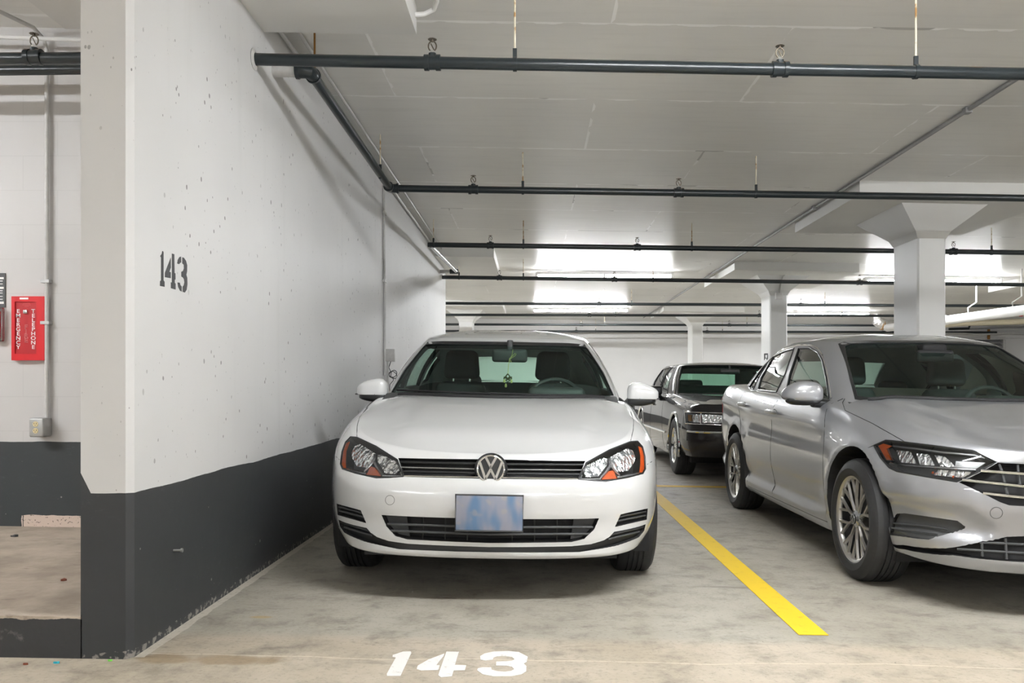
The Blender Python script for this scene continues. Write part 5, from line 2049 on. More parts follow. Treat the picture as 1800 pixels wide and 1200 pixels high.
# mirrors
for sx in (1, -1):
    c = Vector(((0.885 if sx > 0 else 0.825) * sx, 1.44, 0.968))

    def shp(p, sx=sx):
        q = p.copy()
        f = (p.x * sx) / 0.115           # -1 at the body, +1 outboard
        q.y += 0.035 * max(0, f) ** 2
        if q.z > 0:
            q.z *= 1.0 - 0.62 * max(0.0, (f + 0.5) / 1.5) ** 1.6
        elif q.z < -0.022:
            q.z = -0.022 + (q.z + 0.022) * 0.12
        return q
    vs, fs = g.ellipsoidish(c, (0.100, 0.062, 0.082), 3.6, 32, 20, shp)
    m = MB().add(vs, fs).build('side_mirror', M_PWHITE, R)

    def shp2(p, sx=sx):
        q = p.copy()
        f = (p.x * sx) / 0.115
        q.y += 0.035 * max(0, f) ** 2
        q.z *= 1 - 0.5 * max(0, f)
        return q
    vs, fs = g.ellipsoidish(c + Vector((-0.010 * sx, 0.002, -0.036)), (0.094, 0.058, 0.034), 3.0, 24, 12, shp2)
    mb = MB().add(vs, fs)
    mb.tube([c + Vector((-0.07 * sx, 0.01, -0.04)), c + Vector((-0.12 * sx, 0.03, -0.085)), c + Vector((-0.16 * sx, 0.05, -0.10))], [0.034, 0.03, 0.026], 12)
    mb.build('mirror_base', M_BLACKT, m)
    MB().tube([c + Vector((-0.03 * sx, -0.058, -0.021)), c + Vector((0.05 * sx, -0.046, -0.021)), c + Vector((0.1 * sx, -0.018, -0.021))], 0.004, 8).build('indicator_strip', M_CHAR, m)
# wheels
for y in G['axles']:
    for sx in (1, -1):
        g.wheel(0.748 * sx, y, 0.316, 0.20, 0.205, sx, 'five')
# cowl, wipers
MB().tube(g.line3([(-0.62, 1.215), (-0.3, 1.115), (0, 1.085), (0.3, 1.115), (0.62, 1.215)], sb, 'top', 0.004), 0.014, 8).build('cowl', M_MATTB, R)
for pts in ([(700, 688), (790, 692), (862, 695)], [(862, 694), (960, 697), (1040, 697.5)]):
    g.bar('wiper', pts, sg, 'cam', M_MATTB, off=0.012, r=0.006, mirror=False)
MB().box((-0.80, 0.5, 0.17), (0.80, 3.9, 0.30)).box((-0.6, 0.16, 0.2), (0.6, 0.6, 0.29)).build('underbody', M_MATTB, R, smooth=None)
# interior
g.seats([(-0.335, 2.15), (0.335, 2.15)], 3.0, 0.25, 1.165)
g.dash(1.25, 0.955, 0.35, 0.70, 0.34)
mc = g.Mi @ on_y(896, 625, 5.52)
mm = MB().rbox((mc.x, mc.y, mc.z), (0.236, 0.045, 0.088), 0.02, 4).build('rear_view_mirror', M_CHAR, R)
MB().tube([(mc.x, mc.y, mc.z + 0.03), (mc.x, mc.y + 0.02, mc.z + 0.1)], 0.02, 10).build('mirror_stem', M_CHAR, mm)
MB().box((-0.20, 1.90, 1.285), (0.20, 2.05, 1.325)).build('overhead_console', M_CHAR, R, smooth=None)
for sx in (-1, 1):
    MB().rbox((0.33 * sx, 1.96, 1.292), (0.36, 0.18, 0.022), 0.009, rot=Matrix.Rotation(radians(18), 4, 'X')).build('sun_visor', M_LINER, R)
# taillights, rear plate, rear wiper kept simple
for o in g.patch('taillight', [(0.50, 0.80), (0.80, 0.80), (0.80, 0.95), (0.56, 0.97)], sb, 'rear', M_REDD, off=0.003, thick=0.006, step=0.05):
    pass

# ornament tied to the rear-view mirror
o1 = g.M @ Vector((mc.x, mc.y - 0.03, mc.z))
orn = tag(empty('hanging_ornament', o1), 'pale cord with a knotted green charm hanging from the mirror inside the white hatchback', 'ornament')
Yo = o1.y
pp = lambda x, y: on_y(770 + x / 7.826, 570 + y / 7.826, Yo)
mb = MB()
for ln in ([(1030, 345), (1018, 420), (985, 480), (968, 560), (962, 680)], [(990, 470), (1060, 396), (1075, 405), (1060, 430), (990, 478), (1012, 525)], [(985, 460), (978, 500), (1000, 512)]):
    mb.tube([pp(*q) for q in ln], 0.0022, 6)
mb.build('cord', M_GREEN, orn, True)
kn = MB()
for ln in ([(960, 680), (905, 745), (960, 790), (1015, 745), (960, 680)], [(930, 715), (990, 775)], [(990, 715), (930, 775)], [(905, 720), (960, 760), (1018, 720)]):
    kn.tube([pp(*q) for q in ln], 0.0045, 6)
kn.build('knot', M_KNOT, orn, True)
for x, y in ((912, 770), (1010, 775), (932, 835)):
    MB().lathe([(0.0, 0.014), (0.006, 0.006), (0.009, -0.006), (0.007, -0.014), (0, -0.016)], pp(x, y), (0, 0, 1), 12).build('bead', M_GREEN, orn, True)


# ------------------------------------------------------------------ the silver sedan
CJ, SJ = (1510, 760), 6.0
CJ2, SJ2 = (1400, 730), 4.0
CJ3, SJ3 = (1260, 580), 6.667
CJ4, SJ4 = (1100, 600), 4.0


def jetta_sculpt(x, y, z):
    """hollow above the fog lamp and rounded wheel lips"""
    d = 0.0
    for ya in (0.87, 3.49):
        r = math.hypot(y - ya, z - 0.33)
        d -= 0.016 * max(0.0, 1 - abs(r - 0.40) / 0.05) ** 2
    return d


PK = [(1.2, 0.515), (0.66, 0.512), (0.525, 0.405), (0.60, 0.345), (1.2, 0.325)]


def seg_dist(px, pz, a, b):
    ax, az, bx, bz = a[0], a[1], b[0], b[1]
    t = max(0.0, min(1.0, ((px - ax) * (bx - ax) + (pz - az) * (bz - az)) / ((bx - ax) ** 2 + (bz - az) ** 2)))
    return math.hypot(px - ax - t * (bx - ax), pz - az - t * (bz - az))


def jetta_pocket(x, z):
    """the scooped corner of the bumper around the side vent"""
    if not inside((x, z), PK):
        return 0.0
    up = min(seg_dist(x, z, PK[0], PK[1]), seg_dist(x, z, PK[1], PK[2]))
    lo = min(seg_dist(x, z, PK[2], PK[3]), seg_dist(x, z, PK[3], PK[4]))
    return 0.034 * sstep(0.0, 0.045, up) * sstep(0.0, 0.03, lo) * (1 - sstep(0.86, 0.90, x))


J = dict(
    plan=[(0, 0), (0.22, 0.012), (0.45, 0.05), (0.62, 0.115), (0.75, 0.235), (0.825, 0.38), (0.868, 0.56), (0.886, 0.80), (0.892, 1.10), (0.893, 1.6), (0.895, 2.4),
          (0.893, 3.2), (0.875, 3.8), (0.83, 4.25), (0.70, 4.52), (0.4, 4.63), (0, 4.66)],
    zs=[(0, 0.752), (0.12, 0.762), (0.3, 0.79), (0.5, 0.822), (0.87, 0.872), (1.2, 0.925), (1.6, 0.952), (2.4, 0.975), (3.3, 1.008), (3.9, 1.045), (4.3, 1.055), (4.66, 1.02)],
    zb=[(0, 0.205), (0.35, 0.215), (0.6, 0.225), (1.3, 0.185), (3.0, 0.195), (3.9, 0.27), (4.66, 0.32)],
    front=[(0.19, 0.07), (0.225, 0.03), (0.26, 0.012), (0.30, 0.02), (0.36, 0.03), (0.43, 0.016), (0.50, 0.0), (0.57, 0.004), (0.63, 0.02), (0.70, 0.045), (0.76, 0.08), (0.82, 0.13)],
    rear=[(0.3, 0.08), (0.4, 0.01), (0.55, 0.0), (0.7, 0.02), (0.85, 0.03), (1.0, 0.03), (1.06, 0.06)],
    side_f=[(0, 0.06), (0.12, 0.025), (0.3, 0.004), (0.5, 0.0), (0.64, 0.004), (0.75, 0.014), (0.84, 0.034), (0.92, 0.062), (0.97, 0.09), (1.0, 0.125)],
    side_m=[(0, 0.05), (0.06, 0.022), (0.12, 0.02), (0.17, 0.045), (0.25, 0.032), (0.40, 0.010), (0.55, 0.006), (0.68, 0.012), (0.765, 0.010), (0.79, 0.0), (0.84, 0.006), (0.92, 0.032), (0.975, 0.062), (1.0, 0.10)],
    blend=(1.15, 1.5),
    zc=[(0, 0.738), (0.1, 0.752), (0.25, 0.785), (0.5, 0.845), (0.8, 0.905), (1.1, 0.958), (1.3, 0.985), (2.4, 1.02), (4.0, 1.075), (4.66, 1.06)],
    spine=(0.75, 4.15),
    crown_side=Table([(0, 0), (0.05, 0.35), (0.12, 0.62), (0.22, 0.72), (0.30, 0.90), (0.5, 0.95), (1, 1)]),
    crown_front=Table([(0, 0), (0.04, 0.14), (0.10, 0.26), (0.3, 0.52), (0.6, 0.78), (1, 1)]),
    gbase=[(0, 1.08), (0.35, 1.12), (0.62, 1.22), (0.735, 1.36), (0.79, 1.70), (0.805, 2.4), (0.80, 3.1), (0.755, 3.65), (0.63, 4.0), (0.3, 4.11), (0, 4.13)],
    gtop=[(0, 1.93), (0.28, 1.945), (0.48, 1.995), (0.55, 2.08), (0.58, 2.3), (0.598, 2.65), (0.59, 3.0), (0.56, 3.25), (0.46, 3.42), (0.25, 3.48), (0, 3.50)],
    gzb=[(1.08, 0.93), (1.36, 0.92), (2.0, 0.94), (3.1, 0.97), (4.13, 1.03)],
    gzt=[(1.93, 1.345), (2.1, 1.35), (2.4, 1.375), (2.8, 1.38), (3.3, 1.35), (3.5, 1.33)],
    gzc=[(1.93, 1.35), (2.2, 1.405), (2.6, 1.435), (3.0, 1.425), (3.5, 1.345)],
    gspine=(2.4, 3.1), gbulge=(0.04, 0.03),
    dome=lambda x, y: 0.012 * sstep(-0.02, 0.02, 0.36 + 0.20 * y - x) * (1 - sstep(1.1, 1.35, y)) * sstep(0.16, 0.4, y),
    axles=(0.87, 3.49), arch=(0.372, 0.60, 0.345), sculpt=jetta_sculpt, pocket=jetta_pocket,
    cabin=(1.27, 3.08, 0.77), liner=M_LINER, lining=M_BEIGE,
)
FD = [(1.30, 0.235), (2.39, 0.235), (2.41, 0.55), (2.39, 0.99), (1.45, 0.97), (1.33, 0.80)]
RD = [(2.40, 0.235), (3.06, 0.235), (3.13, 0.5), (3.34, 0.78), (3.42, 1.03), (2.40, 1.0), (2.42, 0.55)]
jb_ = [(-0.735, 1.24), (-0.75, 0.9), (-0.755, 0.6), (-0.71, 0.36), (-0.45, 0.10), (0, 0.03), (0.45, 0.10), (0.71, 0.36), (0.755, 0.6), (0.75, 0.9), (0.735, 1.24), (0, 1.28)]
J['panels'] = [
    ('bonnet', jb_, 'top', lambda c, n: n.z > 0.15 and c.z > 0.72),
    ('front_bumper', [(-0.05, 0.1), (0.53, 0.1), (0.56, 0.55), (0.45, 0.76), (-0.05, 0.76)], 'left', lambda c, n: c.y < 0.6),
    ('door', FD, 'left', lambda c, n: n.x < -0.4 and c.x < -0.6), ('door', FD, 'left', lambda c, n: n.x > 0.4 and c.x > 0.6),
    ('door', RD, 'left', lambda c, n: n.x < -0.4 and c.x < -0.6), ('door', RD, 'left', lambda c, n: n.x > 0.4 and c.x > 0.6),
    ('rear_bumper', [(4.1, 0.2), (4.8, 0.2), (4.8, 0.66), (4.15, 0.66)], 'left', lambda c, n: c.y > 4.0),
]
j = Car('jetta', J, (2.605, 3.59), 0.0, 'silver four-door sedan parked nose out to the right of the yellow line', M_PSILV)
sb, sg, R = j.sb, j.sg, j.root
jhead = K(CJ, SJ, [(155, 135), (280, 80), (480, 100), (800, 140), (1200, 190), (1260, 212), (1448, 312), (1220, 432), (1030, 516), (700, 462), (400, 408), (318, 370), (230, 270)])
jgrille = K(CJ, SJ, [(1050, 522), (1250, 425), (1462, 312), (1262, 205), (1500, 215), (1740, 225)]) + [(1985, 800), (1985, 893), (1800, 889.5), (1774, 888)] + K(CJ, SJ, [(1500, 735)])
jgrille = K(CJ, SJ, [(1052, 524), (1460, 318)]) + [(1800, 815), (1985, 820), (1985, 895), (1800, 889.5), (1774, 888)] + K(CJ, SJ, [(1490, 735)])
jvent = [(1563, 940), (1568, 915), (1577, 902.5), (1590, 901.7), (1683, 915), (1697, 925), (1694, 929), (1633, 948), (1613, 946.7)]
jlow = [(1562.5, 953.8), (1588, 957.5), (1662, 963.5), (1727, 951), (1770, 943), (1800, 942), (1985, 945), (1985, 994), (1800, 988), (1675, 975.5), (1575, 962.5)]
jgrille_f, jlow_f = j.full_front(jgrille, sb, 0.09), j.full_front(jlow, sb, 0.09)
for ol, d in ((jhead, 0.08), (jvent, 0.045)):
    j.cutter(ol, sb, 'cam', 'b', 0.05, d, step=9)
for ol, d in ((jgrille_f, 0.06), (jlow_f, 0.05)):
    j.cutter(ol, sb, 'front', 'b', 0.05, d, step=0.025, mirror=False)
j.arches()
jw = [(1950, 700.5), (1733, 700), (1567, 698.5), (1494, 694), (1489, 690), (1476, 643), (1467, 610), (1472, 606.5), (1511, 603), (1622, 602), (1800, 606), (1950, 610)]
# the windshield in the car's own frame, symmetric
JW = [(0.0, 0.985), (-0.35, 0.98), (-0.60, 0.972), (-0.665, 0.985), (-0.625, 1.10), (-0.575, 1.22), (-0.525, 1.318), (-0.49, 1.332), (-0.30, 1.343), (0.0, 1.347)]
JW = [(abs(x), z) for x, z in JW]
JWf = JW[1:-1] + [JW[-1]] + [(-x, z) for x, z in reversed(JW[1:-1])] + [JW[0]]
j.cutter(JWf, sg, 'front', 'g', 0.05, 0.10, step=0.06, mirror=False)
fwin = K(CJ3, SJ3, [(812, 722), (852, 530), (960, 212), (1090, 205), (1182, 262), (1232, 350), (1282, 560), (1312, 790), (1318, 845), (1050, 790)])
rwin = K(CJ3, SJ3, [(482, 700), (520, 560), (662, 312), (780, 252), (905, 215), (800, 520), (702, 725)])
qwin = K(CJ3, SJ3, [(376, 672), (500, 490), (636, 322), (540, 480), (470, 600), (432, 690), (390, 692)])
for ol in (fwin, rwin, qwin):
    j.cutter(ol, sg, 'cam', 'g', 0.05, 0.085, step=9)
jrw = [(-0.50, 1.08), (0, 1.07), (0.50, 1.08), (0.42, 1.29), (0, 1.305), (-0.42, 1.29)]
j.cutter(jrw, sg, 'rear', 'g', 0.06, 0.12, step=0.1, mirror=False)
made = j.finish()
j.patch('windshield', JWf, sg, 'front', M_GLASS, off=-0.006, thick=0, step=0.09, mirror=False)
jo = [(x + (0.022 if 0 < i < len(JW) - 1 else 0) * (1 if abs(x) > 0.45 else 0), z + (0.016 if z > 1.3 else -0.022)) for i, (x, z) in enumerate(JW)]
band(j, jo, JW, sg, 'windshield_trim', M_BLACKT, 0.0015, mode='front')
for ol in (fwin, rwin, qwin):
    j.patch('side_window', ol, sg, 'cam', M_SIDEG, off=-0.004, thick=0, step=11)
    j.bar('window_seal', ol + ol[:1], sg, 'cam', M_BLACKT, off=0.0, r=0.006)
j.patch('rear_window', jrw, sg, 'rear', M_GLASS, off=-0.005, thick=0, step=0.1, mirror=False)
dlo = K(CJ3, SJ3, [(352, 690), (348, 670), (400, 588), (505, 448), (642, 302), (800, 222), (960, 176), (1100, 176), (1182, 212), (1235, 280), (1292, 480), (1330, 690), (1345, 800)])
j.bar('chrome_moulding', dlo, sg, 'cam', M_CHROME, off=0.002, r=0.0055)
j.bar('chrome_moulding', K(CJ3, SJ3, [(352, 690), (380, 706), (480, 722), (620, 742), (760, 766), (900, 792)]), sg, 'cam', M_CHROME, off=0.004, r=0.0065)
# headlights
bw = j.patch('headlight', jhead, sb, 'cam', M_CHAR, off=-0.065, thick=0.004, step=9)


def subj(name, pts, mat, off, thick=0.004, step=6.0):
    return sub(bw, name, K(CJ, SJ, pts), mat, off, thick, step, j, sb)


subj('reflector', [(345, 158), (500, 172), (562, 312), (385, 298)], M_REFL, -0.03)
subj('reflector', [(560, 190), (700, 198), (765, 328), (600, 322)], M_REFL, -0.03)
subj('reflector', [(765, 205), (880, 222), (1005, 342), (825, 335)], M_REFL, -0.03)
subj('chrome_panel', [(1010, 285), (1340, 300), (1225, 376), (1000, 352)], M_SILV, -0.02)
subj('indicator', [(820, 380), (1190, 405), (1100, 470), (760, 440)], M_REFL, -0.02)
subj('amber_marker', [(185, 130), (240, 106), (330, 130), (272, 162), (322, 285), (272, 282)], M_AMBER, -0.010)
child_bars(bw, 'bezel', [K(CJ, SJ, [(310, 322), (480, 345), (800, 365), (1232, 388)])], M_SILV, -0.012, 0.007, j)
child_bars(bw, 'bezel', [K(CJ, SJ, [(340, 130), (640, 165), (860, 195), (1220, 228), (1330, 262)])], M_SILV, -0.012, 0.006, j)
child_bars(bw, 'bezel', [K(CJ, SJ, [(290, 160), (345, 300)])], M_SILV, -0.012, 0.005, j)
child_bars(bw, 'bulb', [K(CJ, SJ, [(762, 418), (776, 422)]), K(CJ, SJ, [(980, 462), (994, 466)])], M_AMBER, -0.010, 0.006, j)
sub(bw, 'lens', jhead, M_LENS, -0.001, 0.0, 9, j, sb)
rims = j.bar('rim', jhead + jhead[:1], sb, 'cam', M_BLACKT, off=-0.002, r=0.005)
for o, p in zip(rims, bw):
    o.parent = p
# grille
gj = j.patch('grille', jgrille_f, sb, 'front', M_MATTB, off=-0.045, thick=0.004, step=0.025, mirror=False)
child_bars(gj, 'chrome_bar', [[(1724, 827), (1760, 829.5), (1800, 832.5), (1985, 838)], [(1692, 843), (1760, 850), (1800, 854.5), (1985, 860)], [(1728, 866), (1770, 871), (1800, 874), (1985, 880)]], M_CHROME, 0.001, 0.0072, j)
child_bars(gj, 'slat', [[(1757, 814), (1762, 826)], [(1763, 833), (1768, 850)], [(1769, 856), (1773, 872)], [(1790, 815), (1792, 832)], [(1793, 834), (1795, 852)]], M_CHAR, -0.012, 0.006, j)
top = j.patch('chrome_bar', K(CJ, SJ, [(1250, 207), (1370, 214), (1500, 222), (1740, 232)]) + [(1985, 806), (1985, 818), (1800, 813.5)] + K(CJ, SJ, [(1460, 312)]), sb, 'cam', M_SILV, off=0.003, thick=0.006, step=9)
for o in top:
    o.parent = gj[0]
jv = j.patch('side_vent', jvent, sb, 'cam', M_CHAR, off=-0.02, thick=0.004, step=8)
child_bars(jv, 'slat', [K(CJ, SJ, [(348, 950), (700, 985), (930, 1022)]), K(CJ, SJ, [(330, 1000), (600, 1030), (820, 1062)])], M_CHAR, -0.008, 0.004, j)
jl = j.patch('lower_intake', jlow_f, sb, 'front', M_MATTB, off=-0.035, thick=0.004, step=0.025, mirror=False)
child_bars(jl, 'slat', [[(1722, 953), (1800, 957), (1985, 962)], [(1682, 965), (1800, 972), (1985, 978)], [(1726, 953), (1727, 978)], [(1768, 946), (1770, 983)]], M_CHAR, -0.006, 0.006, j)
circ = [(1751.3 + 11 * cos(a), 901.2 + 10 * sin(a)) for a in [2 * pi * k / 20 for k in range(21)]]
MB().tube(j.line3(circ, sb, 'cam', -0.0004, 5), 0.0014, 6).build('tow_cover', M_CHAR, R)
gp = [(K((1400, 570), 4.5, [(392, 568), (364, 618), (385, 680), (600, 782), (870, 935)]), sb, 'cam', True), (K(CJ, SJ, [(160, 132), (35, 190)]), sb, 'cam', True)]
gp += [([(x, z) for x, z in (FD[0], FD[5], FD[4])], sb, 'left', True), ([FD[1], FD[2], FD[3]], sb, 'left', True), ([RD[1], RD[2], RD[3], RD[4]], sb, 'left', True), ([FD[0], FD[1]], sb, 'left', True), ([RD[0], RD[1]], sb, 'left', True)]
j.seams(gp)
# door handles
for pts in ([(1351.5, 724), (1360, 724.5), (1369, 725.5)], [(1303, 711), (1307.5, 711), (1312.5, 711.5)]):
    ln = j.line3(pts, sb, 'cam', 0.0, 30)
    yy0, yy1, zz = ln[0].y, ln[-1].y, ln[0].z
    for sx in (1, -1):
        vs, fs = j.ellipsoidish((sx * (ln[0].x - 0.022), (yy0 + yy1) / 2, zz + 0.006), (0.016, abs(yy0 - yy1) / 2 + 0.03, 0.018), 2.6, 20, 10)
        h = MB().add(vs, fs).build('door_handle', M_PSILV, R)
        MB().lathe([(0.0, 0.004), (0.03, 0.002), (0.034, -0.004)], (sx * (ln[0].x + 0.002), (yy0 + yy1) / 2, zz - 0.006), (-sx, 0, 0), 20).build('handle_cup', M_SILV, h)
# mirrors
for sx in (1, -1):
    c = Vector((0.955 * sx, 1.50, 0.995))

    def shp(p, sx=sx):
        q = p.copy()
        f = (p.x * sx) / 0.115
        q.z *= 1.0 - 0.40 * max(0, f) ** 2
        q.y += 0.04 * max(0, f) ** 2
        q.z -= 0.01 * max(0, f)
        if q.z < -0.035:
            q.z = -0.035 + (q.z + 0.035) * 0.5
        return q
    vs, fs = j.ellipsoidish(c, (0.120, 0.075, 0.078), 2.7, 28, 18, shp)
    m = MB().add(vs, fs).build('side_mirror', M_PSILV, R)
    mb = MB()
    vs, fs = j.ellipsoidish(c + Vector((0.0, 0.004, -0.045)), (0.105, 0.066, 0.030), 2.4, 24, 12)
    mb.add(vs, fs)
    mb.tube([c + Vector((-0.06 * sx, 0.0, -0.055)), c + Vector((-0.15 * sx, 0.03, -0.062)), c + Vector((-0.20 * sx, 0.05, -0.064))], [0.03, 0.028, 0.028], 12)
    mb.build('mirror_base', M_BLACKT, m)
for y in J['axles']:
    for sx in (1, -1):
        ty, cc = j.wheel(0.785 * sx, y, 0.328, 0.205, 0.226, sx, 'y10')
        if sx == -1:
            e = emblem(j, cc + Vector((-0.001, 0, 0)), (-1, 0, 0), 0.027, ty, M_BLACKT, M_SILV, 'hub_emblem')
for nm, pts in (('wiper', [(-0.60, 1.235), (-0.2, 1.12), (0.1, 1.10)]), ('wiper', [(0.05, 1.12), (0.4, 1.13), (0.6, 1.23)])):
    MB().tube(j.line3(pts, sg, 'top', 0.010), 0.006, 8).build(nm, M_MATTB, R)
MB().tube(j.line3([(-0.66, 1.24), (-0.3, 1.12), (0, 1.085), (0.3, 1.12), (0.66, 1.24)], sb, 'top', 0.004), 0.014, 8).build('cowl', M_MATTB, R)
MB().box((-0.78, 0.55, 0.16), (0.78, 4.2, 0.29)).box((-0.55, 0.2, 0.2), (0.55, 0.65, 0.29)).build('underbody', M_MATTB, R, smooth=None)
j.seats([(-0.36, 2.2), (0.36, 2.2)], 3.05, 0.26, 1.16, None, (0.14, 0.055, 0.10))
j.dash(1.27, 0.945, 0.36, 0.72, 0.36)
mm = MB().rbox((0.0, 1.80, 1.25), (0.24, 0.045, 0.08), 0.02, 4).build('rear_view_mirror', M_MATTB, R)
MB().rbox((0.0, 1.86, 1.30), (0.16, 0.14, 0.06), 0.02).build('mirror_stem', M_MATTB, mm)
for o in j.patch('taillight', [(0.48, 0.84), (0.84, 0.80), (0.84, 0.96), (0.50, 0.98)], sb, 'rear', M_REDD, off=0.003, thick=0.006, step=0.05):
    pass

# ------------------------------------------------------------------ the dark old sedan
T = dict(
    plan=[(0, 0), (0.35, 0.012), (0.62, 0.045), (0.80, 0.11), (0.90, 0.21), (0.945, 0.38), (0.962, 0.7), (0.968, 1.4), (0.97, 2.4), (0.968, 3.6), (0.955, 4.6), (0.92, 5.1), (0.82, 5.3), (0.5, 5.38), (0, 5.4)],
    zs=[(0, 0.825), (0.25, 0.835), (0.8, 0.865), (1.4, 0.90), (1.9, 0.935), (3.0, 0.945), (4.4, 0.96), (5.0, 0.94), (5.4, 0.90)],
    zb=[(0, 0.27), (0.5, 0.26), (1.5, 0.20), (3.4, 0.20), (4.6, 0.27), (5.4, 0.30)],
    front=[(0.26, 0.11), (0.32, 0.04), (0.38, 0.01), (0.46, 0.0), (0.56, 0.005), (0.59, 0.03), (0.61, 0.065), (0.66, 0.07), (0.78, 0.085), (0.84, 0.13)],
    rear=[(0.3, 0.08), (0.4, 0.0), (0.6, 0.02), (0.9, 0.06)],
    side_f=[(0, 0.05), (0.12, 0.018), (0.3, 0.0), (0.5, 0.0), (0.7, 0.008), (0.84, 0.022), (0.93, 0.045), (0.975, 0.07), (1.0, 0.11)],
    side_m=[(0, 0.05), (0.12, 0.018), (0.3, 0.0), (0.5, 0.0), (0.7, 0.008), (0.84, 0.022), (0.93, 0.045), (0.975, 0.07), (1.0, 0.11)],
    blend=(1.0, 2.0),
    zc=[(0, 0.825), (0.12, 0.845), (0.6, 0.91), (1.2, 0.945), (1.75, 0.965), (3, 1.0), (4.9, 0.99), (5.4, 0.93)],
    spine=(0.55, 4.9),
    crown_side=Table([(0, 0), (0.05, 0.35), (0.12, 0.6), (0.24, 0.72), (0.30, 0.90), (0.6, 0.97), (1, 1)]),
    crown_front=Table([(0, 0), (0.04, 0.2), (0.12, 0.4), (0.4, 0.65), (1, 1)]),
    gbase=[(0, 1.66), (0.4, 1.69), (0.70, 1.78), (0.815, 1.90), (0.85, 2.3), (0.865, 3.0), (0.86, 3.6), (0.83, 4.1), (0.74, 4.34), (0.4, 4.42), (0, 4.44)],
    gtop=[(0, 2.36), (0.3, 2.37), (0.54, 2.41), (0.63, 2.50), (0.665, 2.75), (0.675, 3.1), (0.67, 3.5), (0.64, 3.8), (0.54, 3.93), (0.3, 3.97), (0, 3.98)],
    gzb=[(1.66, 0.91), (1.9, 0.905), (3, 0.92), (4.44, 0.945)],
    gzt=[(2.36, 1.335), (2.5, 1.335), (3.1, 1.345), (3.98, 1.32)],
    gzc=[(2.36, 1.345), (2.7, 1.39), (3.1, 1.40), (3.6, 1.39), (3.98, 1.335)],
    gspine=(2.85, 3.55), gbulge=(0.03, 0.02),
    axles=(1.0, 3.98), arch=(0.375, 0.66, 0.34),
    cabin=(1.85, 3.50, 0.82), liner=M_CHAR, lining=M_CHAR,
)
TD1 = [(1.72, 0.26), (2.88, 0.26), (2.90, 0.93), (1.95, 0.93)]
TD2 = [(2.90, 0.26), (3.55, 0.26), (3.75, 0.70), (3.95, 0.94), (2.92, 0.93)]
tb = [(-0.80, 1.80), (-0.80, 0.7), (-0.78, 0.16), (0, 0.02), (0.78, 0.16), (0.80, 0.7), (0.80, 1.80), (0, 1.9)]
T['panels'] = [
    ('bonnet', tb, 'top', lambda c, n: n.z > 0.3 and c.z > 0.8),
    ('front_bumper', [(-0.05, 0.1), (0.62, 0.1), (0.62, 0.595), (-0.05, 0.595)], 'left', lambda c, n: c.y < 0.65),
    ('door', TD1, 'left', lambda c, n: n.x < -0.4 and c.x < -0.6), ('door', TD1, 'left', lambda c, n: n.x > 0.4 and c.x > 0.6),
    ('door', TD2, 'left', lambda c, n: n.x < -0.4 and c.x < -0.6), ('door', TD2, 'left', lambda c, n: n.x > 0.4 and c.x > 0.6),
]
k = Car('town', T, (2.63, 8.86), 0.0, 'old dark sedan with chrome trim parked behind the silver sedan', M_PDARK)
sb, sg, R = k.sb, k.sg, k.root
thead = [(1205.5, 725.5), (1231, 726.5), (1270, 727.5), (1306, 729), (1306, 749), (1270, 745.5), (1231, 744), (1206.5, 742.5)]
k.cutter(thead, sb, 'cam', 'b', 0.05, 0.06, step=8)
k.arches()
TW = [(0.0, 0.955), (0.40, 0.952), (0.66, 0.945), (0.765, 0.945), (0.70, 1.14), (0.615, 1.315), (0.56, 1.328), (0.30, 1.335), (0.0, 1.337)]
TWf = TW[1:-1] + [TW[-1]] + [(-x, z) for x, z in reversed(TW[1:-1])] + [TW[0]]
k.cutter(TWf, sg, 'front', 'g', 0.05, 0.10, step=0.07, mirror=False)
tw = [([(2.24, 0.955), (2.84, 0.96), (2.84, 1.315), (2.66, 1.315), (2.46, 1.18)], 0), ([(2.92, 0.96), (3.56, 0.965), (3.66, 1.12), (3.60, 1.30), (2.92, 1.32)], 1)]
for ol, _ in tw:
    k.cutter(ol, sg, 'left', 'g', 0.05, 0.09, step=0.08)
trw = [(-0.58, 1.03), (0, 1.03), (0.58, 1.03), (0.50, 1.28), (0, 1.285), (-0.50, 1.28)]
k.cutter(trw, sg, 'rear', 'g', 0.06, 0.12, step=0.1, mirror=False)
k.finish()
k.patch('windshield', TWf, sg, 'front', M_GLASS2, off=-0.006, thick=0, step=0.1, mirror=False)
k.bar('windshield_trim', TW, sg, 'front', M_BLACKT, off=0.002, r=0.012)
k.bar('chrome_moulding', [(x + 0.03, z) for x, z in TW[3:6]], sg, 'front', M_CHROME, off=0.002, r=0.006)
for ol, _ in tw:
    k.patch('side_window', ol, sg, 'left', M_LENS, off=-0.004, thick=0, step=0.1)
    k.bar('window_seal', ol + ol[:1], sg, 'left', M_BLACKT, off=0.0, r=0.007)
k.patch('rear_window', trw, sg, 'rear', M_GLASS2, off=-0.005, thick=0, step=0.1, mirror=False)
bw = k.patch('headlight', thead, sb, 'cam', M_CHAR, off=-0.05, thick=0.004, step=8)
sub(bw, 'reflector', [(1233.5, 728), (1270, 729.5), (1304, 731), (1304, 746), (1270, 743.5), (1233.5, 742.5)], M_REFL, -0.02, 0.004, 5, k, sb)
sub(bw, 'reflector', [(1207, 727), (1230.5, 728), (1230.5, 742.5), (1208, 741)], M_REFL, -0.025, 0.004, 5, k, sb)
sub(bw, 'amber_marker', [(1207, 728), (1213.5, 728.5), (1213.5, 740), (1208, 739.5)], M_AMBER2, -0.012, 0.004, 4, k, sb)
sub(bw, 'lens', thead, M_LENS, 0.0, 0.0, 8, k, sb)
